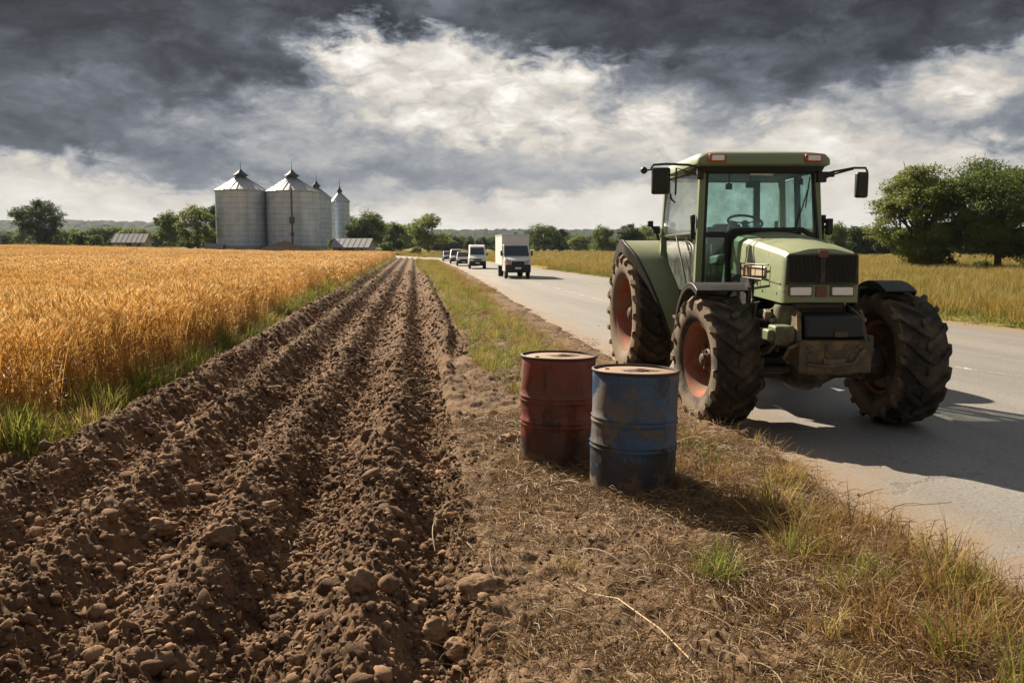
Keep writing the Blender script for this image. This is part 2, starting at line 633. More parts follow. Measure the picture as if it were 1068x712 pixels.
M_WHITE = paint('worn_white_paint', (.62, .60, .56), .76)
M_YELLOW = paint('worn_yellow_paint', (.55, .42, .19), .76)
M_FADED = paint('faded_white_paint', (.62, .60, .56), .90)


def line(name, pts, width, mat, z):
    """a painted line through points (x, y)"""
    P = np.array(pts, float)
    d = np.r_[0, np.cumsum(np.hypot(*np.diff(P, axis=0).T))]
    s = np.linspace(0, d[-1], max(2, int(d[-1] / .6)))
    x, y = np.interp(s, d, P[:, 0]), np.interp(s, d, P[:, 1])
    tx, ty = np.gradient(x), np.gradient(y)
    l = np.hypot(tx, ty)
    nx, ny = -ty / l * width / 2, tx / l * width / 2
    V = np.zeros((2 * len(s), 3))
    V[0::2] = np.stack([x + nx, y + ny, z + land(x, y)], 1)
    V[1::2] = np.stack([x - nx, y - ny, z + land(x, y)], 1)
    k = np.arange(len(s) - 1) * 2
    tag(link(name, mesh_np(name, V, np.stack([k, k + 1, k + 3, k + 2], 1), mat)), kind='structure')


line('road_line_white', [(12.6, 2.5), (9.2, 7.5), (7.6, 10.8), (7.11, 11.86), (6.59, 13.03), (5.75, 15.5), (4.3, 21), (3.3, 27), (0.9, 45), (-3.2, 75), (-8, 104)], .13, M_WHITE, .004)
line('road_line_yellow', [(14.8, 6), (11.2, 12), (9.39, 15.7), (8.78, 17.4), (8.0, 20.5), (6.3, 28), (2.6, 50), (-1.6, 75), (-6.6, 104)], .13, M_YELLOW, .004)
line('road_line_edge', [(6.6, 2.5), (4.6, 6.0), (3.9, 7.15), (3.2, 8.1), (2.9, 9.4), (2.2, 14), (.9, 27), (-1.4, 48), (-4.4, 75)], .11, M_FADED, .004)


# ------------------------------------------------------------------ scattering of what nobody could count
def leafy(name, cols, trans=0.4, rough=0.6, tipvar=None, spec=0.25, scale=3.0):
    """thin leaves or straw; tone varies from plant to plant and along the leaf"""
    t = material(name)
    oi = t.new('ShaderNodeObjectInfo')
    g = t.new('ShaderNodeNewGeometry')
    n = t.noise(g.outputs['Position'], scale, 4, 0.6)
    rnd = t.m('FRACT', t.m('ADD', t.m('MULTIPLY', oi.outputs['Random'], 0.55), t.m('MULTIPLY', n, 0.8)))
    at = t.new('ShaderNodeAttribute', attribute_name='tone')
    rnd = t.m('FRACT', t.m('ADD', t.m('MULTIPLY', rnd, 0.6), t.m('MULTIPLY', at.outputs['Fac'], 0.4)), clamp=True)
    c = t.ramp(rnd, [(i / max(1, len(cols) - 1), cc) for i, cc in enumerate(cols)])
    p = t.new('ShaderNodeBsdfPrincipled')
    t.put(p.inputs['Base Color'], c)
    p.inputs['Roughness'].default_value = rough
    p.inputs['Specular IOR Level'].default_value = spec
    tr = t.new('ShaderNodeBsdfTranslucent')
    t.put(tr.inputs['Color'], c)
    mxs = t.new('ShaderNodeMixShader')
    mxs.inputs[0].default_value = trans
    t.l.new(p.outputs[0], mxs.inputs[1])
    t.l.new(tr.outputs[0], mxs.inputs[2])
    o = t.new('ShaderNodeOutputMaterial')
    t.l.new(mxs.outputs[0], o.inputs[0])
    return t.mat


class Soup:
    """loose blades collected into one mesh"""

    def __init__(self):
        self.v, self.f, self.tone, self.n = [], [], [], 0

    def ribbon(self, pts, widths, side, tone):
        P = np.asarray(pts, float)
        W = np.asarray(widths, float)[:, None] * np.asarray(side, float)[None, :] / 2
        k = len(P)
        V = np.empty((2 * k, 3))
        V[0::2] = P - W
        V[1::2] = P + W
        i = np.arange(k - 1) * 2 + self.n
        self.v.append(V)
        self.f.append(np.stack([i, i + 1, i + 3, i + 2], 1))
        self.tone.append(np.full(2 * k, tone))
        self.n += 2 * k

    def ear(self, p, d, length, r, tone):
        d = np.asarray(d, float)
        d /= np.linalg.norm(d)
        a = np.cross(d, [0.3, 0.9, 0.2])
        a /= np.linalg.norm(a)
        b = np.cross(d, a)
        rings = [(0, .35), (.2, 1), (.5, .95), (.8, .65), (1, .1)]
        V = []
        for t, q in rings:
            for k in range(4):
                an = math.pi / 2 * k
                V.append(np.asarray(p) + d * length * t + (a * math.cos(an) + b * math.sin(an)) * r * q)
        F = []
        for i in range(len(rings) - 1):
            for k in range(4):
                F.append([self.n + i * 4 + k, self.n + i * 4 + (k + 1) % 4, self.n + i * 4 + 4 + (k + 1) % 4, self.n + i * 4 + 4 + k])
        self.v.append(np.array(V))
        self.f.append(np.array(F))
        self.tone.append(np.full(len(V), tone))
        self.n += len(V)

    def mesh(self, name, mat):
        me = mesh_np(name, np.concatenate(self.v), np.concatenate(self.f), mat, True)
        at = me.attributes.new('tone', 'FLOAT', 'POINT')
        at.data.foreach_set('value', np.concatenate(self.tone).astype(np.float32))
        return me


def blade(sp, x, y, h, lean, az, width, tone, segs=4, droop=1.6, z0=0.0):
    s = np.linspace(0, 1, segs + 1)
    out = lean * s ** droop
    pts = np.stack([x + math.cos(az) * out, y + math.sin(az) * out, z0 + h * (s - 0.25 * (lean / max(h, .01)) * s ** 3)], 1)
    w_ = width * (1 - s ** 2.2) + 0.0006
    ph = az + math.pi / 2 + rng.normal(0, .5)
    sp.ribbon(pts, w_, (math.cos(ph), math.sin(ph), 0), tone)


def grass_clump(name, mat, n, radius, h, width, lean=.5, segs=4):
    sp = Soup()
    for k in range(n):
        a, q = rng.uniform(0, 6.283), radius * math.sqrt(rng.uniform())
        hh = h * rng.uniform(.45, 1.1)
        blade(sp, q * math.cos(a), q * math.sin(a), hh, hh * lean * rng.uniform(.2, 1.5), a + rng.normal(0, .9), width * rng.uniform(.6, 1.3), rng.uniform(), segs)
    return sp.mesh(name, mat)


def straw_litter(name, mat, n, radius, length):
    """dead stalks lying about on the earth"""
    sp = Soup()
    for k in range(n):
        a, q = rng.uniform(0, 6.283), radius * math.sqrt(rng.uniform())
        L = length * rng.uniform(.3, 1.2)
        az, bend = rng.uniform(0, 6.283), rng.normal(0, .9)
        s = np.linspace(0, 1, 6)
        an = az + bend * s
        x = q * math.cos(a) + np.cumsum(np.cos(an)) * L / 6
        y = q * math.sin(a) + np.cumsum(np.sin(an)) * L / 6
        z = .006 + .035 * rng.uniform() * np.sin(s * 3.1) + rng.uniform(0, .02)
        sp.ribbon(np.stack([x, y, z * np.ones(6)], 1), np.full(6, rng.uniform(.0014, .0044)), (-math.sin(az) * .8, math.cos(az) * .8, .6), rng.uniform())
    return sp.mesh(name, mat)


def wheat_clump(name, mat, n, radius, h, fat=1.0):
    sp = Soup()
    for k in range(n):
        a, q = rng.uniform(0, 6.283), radius * math.sqrt(rng.uniform())
        x, y = q * math.cos(a), q * math.sin(a)
        hh = h * rng.uniform(.80, 1.06)
        az = rng.uniform(0, 6.283)
        lean = hh * rng.uniform(.02, .30)
        tone = rng.uniform(0, .4)
        s = np.linspace(0, 1, 4)
        pts = np.stack([x + math.cos(az) * lean * s ** 2, y + math.sin(az) * lean * s ** 2, hh * s], 1)
        ph = rng.uniform(0, 3.14)
        sp.ribbon(pts, np.full(4, .0055 * fat), (math.cos(ph), math.sin(ph), 0), tone)
        d = pts[-1] - pts[-2]
        d = d / np.linalg.norm(d) + np.array([math.cos(az), math.sin(az), 0]) * rng.uniform(.1, .9)
        L = rng.uniform(.075, .12)
        sp.ear(pts[-1], d, L, .0085 * fat, rng.uniform(.55, 1))
        d /= np.linalg.norm(d)
        for j in range(4):          # awns
            v = d + rng.normal(0, .22, 3)
            p0 = pts[-1] + d * L * (.25 + .2 * j)
            sp.ribbon([p0, p0 + v * rng.uniform(.07, .11)], [.0028 * fat, .0006], (math.cos(ph), math.sin(ph), .2), rng.uniform(.7, 1))
        for j in range(rng.integers(1, 4)):          # dry leaves
            z0 = hh * rng.uniform(.15, .7)
            blade(sp, x, y, rng.uniform(.05, .18), rng.uniform(.08, .2), rng.uniform(0, 6.28), .010 * fat, rng.uniform(.1, .55), 3, 1.2, z0)
    return sp.mesh(name, mat)


def scatter(name, protos, P, rot, scl, idx, kind='stuff', label=None, cat=None):
    """one object that sets out copies of a few small meshes on given points"""
    src = bpy.data.collections.new(name + '_kinds')
    for k, me in enumerate(protos):
        o = bpy.data.objects.new('%s_kind_%02d' % (name, k), me)
        src.objects.link(o)
    pm = bpy.data.meshes.new(name)
    P = np.asarray(P, np.float32)
    pm.vertices.add(len(P))
    pm.vertices.foreach_set('co', P.ravel())
    a = pm.attributes.new('rot', 'FLOAT_VECTOR', 'POINT')
    a.data.foreach_set('vector', np.asarray(rot, np.float32).ravel())
    a = pm.attributes.new('scl', 'FLOAT_VECTOR', 'POINT')
    a.data.foreach_set('vector', np.asarray(scl, np.float32).ravel())
    a = pm.attributes.new('idx', 'INT', 'POINT')
    a.data.foreach_set('value', np.asarray(idx, np.int32))
    o = link(name, pm)
    ng = bpy.data.node_groups.new(name + '_nodes', 'GeometryNodeTree')
    ng.interface.new_socket('Geometry', in_out='INPUT', socket_type='NodeSocketGeometry')
    ng.interface.new_socket('Geometry', in_out='OUTPUT', socket_type='NodeSocketGeometry')
    N = ng.nodes
    gi, go = N.new('NodeGroupInput'), N.new('NodeGroupOutput')
    ci = N.new('GeometryNodeCollectionInfo')
    ci.inputs['Collection'].default_value = src
    ci.inputs['Separate Children'].default_value = True
    ci.inputs['Reset Children'].default_value = True
    ip = N.new('GeometryNodeInstanceOnPoints')
    ip.inputs['Pick Instance'].default_value = True

    def attr(nm, ty):
        nd = N.new('GeometryNodeInputNamedAttribute')
        nd.data_type = ty
        nd.inputs['Name'].default_value = nm
        return nd.outputs[0]
    e2r = N.new('FunctionNodeEulerToRotation')
    L = ng.links
    L.new(attr('rot', 'FLOAT_VECTOR'), e2r.inputs[0])
    L.new(gi.outputs[0], ip.inputs['Points'])
    L.new(ci.outputs[0], ip.inputs['Instance'])
    L.new(attr('idx', 'INT'), ip.inputs['Instance Index'])
    L.new(e2r.outputs[0], ip.inputs['Rotation'])
    L.new(attr('scl', 'FLOAT_VECTOR'), ip.inputs['Scale'])
    L.new(ip.outputs[0], go.inputs[0])
    md = o.modifiers.new('set_out', 'NODES')
    md.node_group = ng
    return tag(o, label, cat, None, kind)


def spin(n, tilt=0.08):
    return np.stack([rng.normal(0, tilt, n), rng.normal(0, tilt, n), rng.uniform(0, 6.283, n)], 1)


def sizes(n, lo, hi, zlo=None, zhi=None):
    s = rng.uniform(lo, hi, n)
    z = s if zlo is None else s * rng.uniform(zlo, zhi, n)
    return np.stack([s, s, z], 1)


def area(u0, u1, y0, y1, per_m2, keep=None):
    """random points between two lines that follow the rows; u0, u1 may be functions of y"""
    f0 = u0 if callable(u0) else (lambda y: np.full_like(y, u0))
    f1 = u1 if callable(u1) else (lambda y: np.full_like(y, u1))
    yy = np.linspace(y0, y1, 400)
    wd = np.maximum(f1(yy) - f0(yy), 0)
    n = int(wd.mean() * (y1 - y0) * per_m2)
    cdf = np.cumsum(wd)
    y = np.interp(rng.uniform(0, cdf[-1], n), cdf, yy)
    u = f0(y) + rng.uniform(0, 1, n) * (f1(y) - f0(y))
    x = u - SLOPE * y
    if keep is not None:
        k = rng.uniform(0, 1, n) < keep(x, y, u)
        x, y, u = x[k], y[k], u[k]
    return x, y, u


def stack(*sets):
    return [np.concatenate(c) for c in zip(*sets)]


# --- wheat
def wheat_material():
    t = material('ripe_wheat')
    oi = t.new('ShaderNodeObjectInfo')
    g = t.new('ShaderNodeNewGeometry')
    n = t.noise(g.outputs['Position'], .45, 4, 0.6)
    n2 = t.noise(g.outputs['Position'], 5.0, 3, 0.6)
    at = t.new('ShaderNodeAttribute', attribute_name='tone')
    c = t.ramp(at.outputs['Fac'], [(0.0, (.32, .165, .042)), (.28, (.52, .30, .085)), (.45, (.42, .26, .075)), (.55, (.64, .42, .135)), (.8, (.75, .52, .205)), (1.0, (.83, .62, .31))])
    k = t.m('ADD', t.m('ADD', .52, t.m('MULTIPLY', n, .60)), t.m('ADD', t.m('MULTIPLY', oi.outputs['Random'], .22), t.m('MULTIPLY', n2, .15)))
    cc = t.new('ShaderNodeCombineColor')
    for i in range(3):
        t.put(cc.inputs[i], k)
    c = t.mix(1.0, c, cc.outputs[0], 'MULTIPLY')
    p = t.new('ShaderNodeBsdfPrincipled')
    t.put(p.inputs['Base Color'], c)
    p.inputs['Roughness'].default_value = .5
    p.inputs['Specular IOR Level'].default_value = .35
    tr = t.new('ShaderNodeBsdfTranslucent')
    t.put(tr.inputs['Color'], c)
    mxs = t.new('ShaderNodeMixShader')
    mxs.inputs[0].default_value = .42
    t.l.new(p.outputs[0], mxs.inputs[1])
    t.l.new(tr.outputs[0], mxs.inputs[2])
    o = t.new('ShaderNodeOutputMaterial')
    t.l.new(mxs.outputs[0], o.inputs[0])
    return t.mat


M_WHEAT = wheat_material()
wh = [wheat_clump('wheat_plants', M_WHEAT, 26, .22, .86, 1.25) for k in range(5)]
wh += [wheat_clump('wheat_plants_far', M_WHEAT, 70, .75, .86, 2.6) for k in range(4)]
wl = lambda y: -3.6 - .32 * ss((11.5 - y) / 4)
fr = lambda y: -(0.80 * y + 3.2) + SLOPE * y
sets = [area(fr, wl, 5.0, 17, 15), area(fr, wl, 17, 34, 7.5), area(fr, wl, 34, 62, 3.0), area(fr, wl, 62, WHEAT_END, 1.5)]
ks = np.concatenate([rng.integers(0, 5, len(s[0])) if i < 2 else rng.integers(5, 9, len(s[0])) for i, s in enumerate(sets)])
x, y, u = stack(*sets)
n = len(x)
patch = 1 + .13 * fbm(x * .12, y * .12, 201, 3) + .06 * fbm(x * .9, y * .9, 202, 2)
sc = sizes(n, .9, 1.12, .93, 1.05)
sc[:, 2] *= patch
scatter('wheat_field', wh, np.stack([x, y, height(x, y, False)], 1), spin(n, .05), sc, ks)

# --- grasses
M_GREEN = leafy('green_grass', [(.10, .14, .024), (.16, .195, .034), (.23, .24, .052), (.12, .16, .028)], .40, .55)
M_OLIVE = leafy('yellowing_grass', [(.21, .215, .046), (.32, .27, .068), (.39, .295, .088), (.17, .18, .040)], .40, .6)
M_DRY = leafy('dry_grass', [(.27, .155, .050), (.40, .255, .090), (.17, .095, .034), (.31, .185, .065)], .35, .65)
M_STRAW = leafy('straw', [(.27, .175, .078), (.37, .255, .125), (.17, .105, .048), (.23, .145, .066), (.44, .32, .17)], .2, .6)
gr = [grass_clump('green_grass_tuft', M_GREEN, 40, .10, .30, .007, .6) for k in range(3)]
gr += [grass_clump('yellowing_grass_tuft', M_OLIVE, 40, .12, .28, .006, .6) for k in range(3)]
gr += [grass_clump('dry_grass_tuft', M_DRY, 38, .12, .30, .005, .8) for k in range(3)]
gr += [straw_litter('straw_litter', M_STRAW, 46, .26, .17) for k in range(2)] + [straw_litter('straw_litter', M_STRAW, 34, .34, .36)]
gr += [grass_clump('green_grass_patch', M_GREEN, 60, .45, .34, .016, .5, 3), grass_clump('yellowing_grass_patch', M_OLIVE, 60, .45, .34, .016, .5, 3), grass_clump('dry_grass_patch', M_DRY, 60, .45, .34, .014, .6, 3)]


def clumpy(scale, seed, lo, hi):
    return lambda x, y: ss((fbm(x * scale, y * scale, seed, 3) - lo) / (hi - lo))


# green fringe along the foot of the wheat
c1 = clumpy(.8, 301, -.35, .25)
a = area(lambda y: -3.75 - .32 * ss((11.5 - y) / 4), lambda y: -3.2 - .36 * ss((11.5 - y) / 4), 5, 30, 42, lambda x, y, u: c1(x, y))
b = area(-4.0, -3.1, 30, 130, 5)
x, y, u = stack(a, b)
far_ = np.arange(len(x)) >= len(a[0])
q = rng.uniform(size=len(x))
idx = np.where(far_, np.where(q < .65, 12, 13), np.where(q < .62, rng.integers(0, 3, len(x)), np.where(q < .9, rng.integers(3, 6, len(x)), rng.integers(6, 9, len(x)))))
scatter('wheat_edge_grass', gr, np.stack([x, y, height(x, y) - .01], 1), spin(len(x), .15), sizes(len(x), .8, 1.5, .9, 1.3), idx)

# verge between the earth and the road
c2 = clumpy(.55, 311, -.30, .30)
c3 = clumpy(1.3, 312, -.15, .35)
greenline = lambda y: 1.75 - .9 * ss((y - 25) / 50)
sets = [
    # green strip that starts behind the drums
    area(lambda y: .95 + .55 * ss((14 - y) / 8) - .5 * ss((y - 25) / 50), lambda y: 2.25 + 0 * y, 7.4, 30, 30, lambda x, y, u: (.35 + .65 * c2(x, y)) * ss((y - 6.8) / 1.6)),
    area(lambda y: .9 - .5 * ss((y - 25) / 50), lambda y: 2.4 + 0 * y, 30, 112, 5.5),
    # drier strip towards the road
    area(1.9, lambda y: 2.55 + .2 * ss((y - 20) / 40), 7.0, 30, 26, lambda x, y, u: .25 + .75 * c3(x, y)),
    area(2.0, 2.85, 30, 110, 4),
    # rough tussocks beside the asphalt in front
    area(1.55, 3.0, 2.2, 7.6, 60, lambda x, y, u: (.15 + .85 * c3(x, y)) * ss((u - 1.5) / .6) * (.6 + .4 * ss((5.6 - y) / 1.5))),
    area(2.1, 3.05, 2.2, 6.2, 110, lambda x, y, u: (.3 + .7 * c3(x, y)) * (.35 + .65 * ss((5.3 - y) / .9))),
]
x, y, u = stack(*sets)
part = np.concatenate([np.full(len(s[0]), i) for i, s in enumerate(sets)])
q = rng.uniform(size=len(x))
ri = lambda lo, hi: rng.integers(lo, hi, len(x))
idx = np.select([part == 0, part == 1, part == 2, part == 3, part == 4, part == 5],
                [np.where(q < .45, ri(0, 3), np.where(q < .85, ri(3, 6), ri(6, 9))), np.where(q < .4, 12, np.where(q < .85, 13, 14)),
                 np.where(q < .12, ri(0, 3), np.where(q < .5, ri(3, 6), ri(6, 9))), np.where(q < .4, 13, 14),
                 np.where(q < .10, ri(0, 3), np.where(q < .30, ri(3, 6), ri(6, 9))), np.where(q < .11, ri(0, 3), np.where(q < .38, ri(3, 6), ri(6, 9)))])
sc = sizes(len(x), .55, 1.05, .75, 1.2) * np.where(part == 5, 1.08, np.where(part == 0, .95, .8))[:, None]
scatter('verge_grass', gr, np.stack([x, y, height(x, y) - .012], 1), spin(len(x), .18), sc, idx)

# straw trodden into the bare earth, thicker towards the road
c4 = clumpy(.9, 321, -.25, .35)
sets = [area(.35, 3.0, 2.2, 9, 190, lambda x, y, u: (.18 + .82 * c4(x, y)) * (.25 + .75 * ss((u - .35) / .9)) * (1 - .65 * ss((u - 1.9) / .5))),
        area(.9, 3.0, 9, 24, 20, lambda x, y, u: .2 + .8 * c4(x, y)),
        area(-3.4, .3, 2.2, 12, .5)]
x, y, u = stack(*sets)
scatter('straw_on_earth', gr, np.stack([x, y, height(x, y) + .004], 1), spin(len(x), .12), sizes(len(x), .6, 1.25), np.where(rng.uniform(size=len(x)) < .14, 11, rng.integers(9, 11, len(x))))
c5 = clumpy(1.6, 331, .05, .45)
x, y, u = area(.5, 2.2, 2.4, 7.5, 14, lambda x, y, u: c5(x, y) * .6)
scatter('sparse_grass', gr, np.stack([x, y, height(x, y) - .01], 1), spin(len(x), .3), sizes(len(x), .3, .7, .5, 1.0), np.where(rng.uniform(size=len(x)) < .25, rng.integers(3, 6, len(x)), rng.integers(6, 9, len(x))))
# one fresh green tuft in the trodden earth
x = np.array([1.10, 1.14, 1.06, 1.12])
y = np.array([4.47, 4.52, 4.50, 4.43])
scatter('fresh_grass_tuft', gr, np.stack([x, y, height(x, y) - .01], 1), spin(4, .15), sizes(4, .7, .95, .7, .9), np.array([0, 1, 2, 1]))
x = np.concatenate([rng.normal(-4.35, .16, 26), rng.normal(-5.0, .2, 16)])
y = np.concatenate([rng.normal(7.75, .16, 26), rng.normal(8.0, .2, 16)])
scatter('grass_at_field_corner', gr, np.stack([x, y, height(x, y) - .01], 1), spin(len(x), .25), sizes(len(x), .9, 1.6, .9, 1.2), rng.integers(0, 5, len(x)))

# --- meadow beyond the road
M_MGRASS = leafy('meadow_grass', [(.24, .19, .045), (.38, .27, .080), (.30, .20, .055), (.19, .18, .040), (.46, .34, .13)], .42, .6, scale=.25)
M_MGREEN = leafy('meadow_green', [(.12, .145, .028), (.17, .175, .038), (.24, .21, .055)], .42, .6, scale=.3)
mg = [grass_clump('meadow_tuft', M_MGRASS, 90, .55, .55, .014, .45, 3) for k in range(4)]
mg += [grass_clump('meadow_green_tuft', M_MGREEN, 80, .5, .30, .016, .45, 3) for k in range(2)]
fl = lambda y: road_r(y) + .55
frt = lambda y: 0.80 * y + 6 + SLOPE * y
c6 = clumpy(.09, 341, -.25, .3)
sets = [area(lambda y: road_r(y) + .35, lambda y: road_r(y) + 2.3, 10, 70, 6.5), area(lambda y: road_r(y) + 1.6, frt, 9, 40, 5.0), area(lambda y: road_r(y) + 1.4, frt, 40, 75, 1.8),
        area(lambda y: road_r(y) + 1.0, frt, 75, 145, .5)]
x, y, u = stack(*sets)
part = np.concatenate([np.full(len(s[0]), i) for i, s in enumerate(sets)])
q = rng.uniform(size=len(x))
grn = (part == 0) | (q > .25 + .75 * c6(x, y))
idx = np.where(grn, rng.integers(4, 6, len(x)), rng.integers(0, 4, len(x)))
sc = sizes(len(x), .8, 1.3, .8, 1.15) * np.where(part == 3, 1.5, 1.0)[:, None]
sc[:, 2] *= np.where(part == 0, .45, np.where(part == 3, .7, .9))
scatter('meadow_grass', mg, np.stack([x, y, height(x, y, False)], 1), spin(len(x), .06), sc, idx)
# far strips left of the road's bend and below the silos
x = np.concatenate([rng.uniform(-110, -14, 900), rng.uniform(-40, 60, 1200)])
y = np.concatenate([rng.uniform(WHEAT_END + 1, WHEAT_END + 9, 900), rng.uniform(150, 230, 1200)])
k = (uu(x, y) < road_l(y) - 1) | (uu(x, y) > road_r(y) + 1)
x, y = x[k], y[k]
scatter('far_field_grass', mg, np.stack([x, y, land(x, y)], 1), spin(len(x), .06), sizes(len(x), 1.3, 2.2, .7, 1.0), rng.integers(2, 6, len(x)))


# --- loose clods on the ploughed land
def clod_mesh(name, mat, seed, sub=3, flat=.75, rough=.42):
    bm = bmesh.new()
    bmesh.ops.create_icosphere(bm, subdivisions=sub, radius=1)
    V = np.array([v.co[:] for v in bm.verts])
    cell = np.abs(vnoise(V[:, 0] * 1.6 + seed, V[:, 1] * 1.6 - V[:, 2] * 1.3, seed + 40)) + np.abs(vnoise(V[:, 2] * 1.9 - seed, V[:, 0] * 1.2 + V[:, 1] * 1.5, seed + 41))
    d = 1 + .12 - rough * .8 * cell + rough * (fbm(V[:, 0] * 1.3 + seed, V[:, 1] * 1.3 + V[:, 2] * 1.7, seed, 3) + .6 * vnoise(V[:, 2] * 2.4 + seed, V[:, 0] * 2.4 - V[:, 1] * 1.9, seed + 3))
    V = V * d[:, None] * np.array([1, .85, flat])
    F = np.array([[v.index for v in f.verts] for f in bm.faces])
    bm.free()
    return mesh_np(name, V, F, mat)


M_CLOD = soil_material('dry_clod', (.200, .125, .075), (.080, .047, .027), None, 0, 90, True)


def broken_clod(name, mat, seed):
    """angular lump: the hull of a few points, its edges slightly worn"""
    g = np.random.default_rng(seed)
    bm = bmesh.new()
    for k in range(13):
        p = g.normal(0, 1, 3)
        p /= np.linalg.norm(p)
        p *= g.uniform(.75, 1.08)
        bm.verts.new((p[0], p[1] * .82, p[2] * g.uniform(.55, .8)))
    bmesh.ops.convex_hull(bm, input=bm.verts)
    bmesh.ops.bevel(bm, geom=list(bm.edges), offset=.07, segments=1, affect='EDGES')
    bmesh.ops.triangulate(bm, faces=bm.faces)
    bmesh.ops.subdivide_edges(bm, edges=[e for e in bm.edges if e.calc_length() > .35], cuts=1)
    bmesh.ops.triangulate(bm, faces=bm.faces)
    V = np.array([v.co[:] for v in bm.verts])
    V *= (1 + .10 * fbm(V[:, 0] * 3 + seed, V[:, 1] * 3 + V[:, 2] * 2.3, seed, 2))[:, None]
    F = np.array([[v.index for v in f.verts] for f in bm.faces])
    bm.free()
    me = mesh_np(name, V, F, mat, True)
    me.set_sharp_from_angle(angle=R(38))
    return me


cm = [clod_mesh('clod', M_CLOD, 100 + k * 7, 2, .72 + .04 * k) for k in range(3)] + [broken_clod('clod', M_CLOD, 300 + k) for k in range(9)]

soil_l, soil_r = -3.4, .35


def dens(x, y, u):
    ph = .5 + .5 * np.cos(2 * math.pi * (u + .25) / .875)
    return .6 + .4 * (1 - ph)


sets = [area(soil_l, soil_r, 2.2, 7, 1500, dens), area(soil_l, soil_r, 7, 14, 640, dens), area(soil_l, .9, 14, 30, 120, dens), area(soil_l, .9, 30, 60, 14),
        area(.3, 2.7, 2.2, 9, 210), area(.5, 1.8, 9, 25, 40)]
x, y, u = stack(*sets)
part = np.concatenate([np.full(len(s[0]), i) for i, s in enumerate(sets)])
r = rng.lognormal(-.30, .50, len(x)) * np.choose(part, [.0185, .023, .032, .05, .010, .016])
r = np.clip(r, .006, .085)
sc = r[:, None] * np.stack([rng.uniform(.85, 1.25, len(x)), rng.uniform(.85, 1.2, len(x)), rng.uniform(.75, 1.05, len(x))], 1)
scatter('soil_clods', cm, np.stack([x, y, height(x, y) + .25 * r], 1), np.stack([rng.normal(0, .5, len(x)), rng.normal(0, .5, len(x)), rng.uniform(0, 6.28, len(x))], 1), sc, rng.integers(0, 12, len(x)))
# crumbs of earth on the edge of the road
x, y, u = area(lambda y: road_l(y) - .5, lambda y: road_l(y) + 1.0, 2.2, 20, 70, lambda x, y, u: np.exp(-np.maximum(0, u - road_l(y) + .2) * 3.2))
r = rng.lognormal(-.3, .5, len(x)) * .010
scatter('roadside_crumbs', cm, np.stack([x, y, np.maximum(height(x, y), .0) + .3 * r], 1), spin(len(x), .5), r[:, None] * np.ones((1, 3)), rng.integers(3, 12, len(x)))


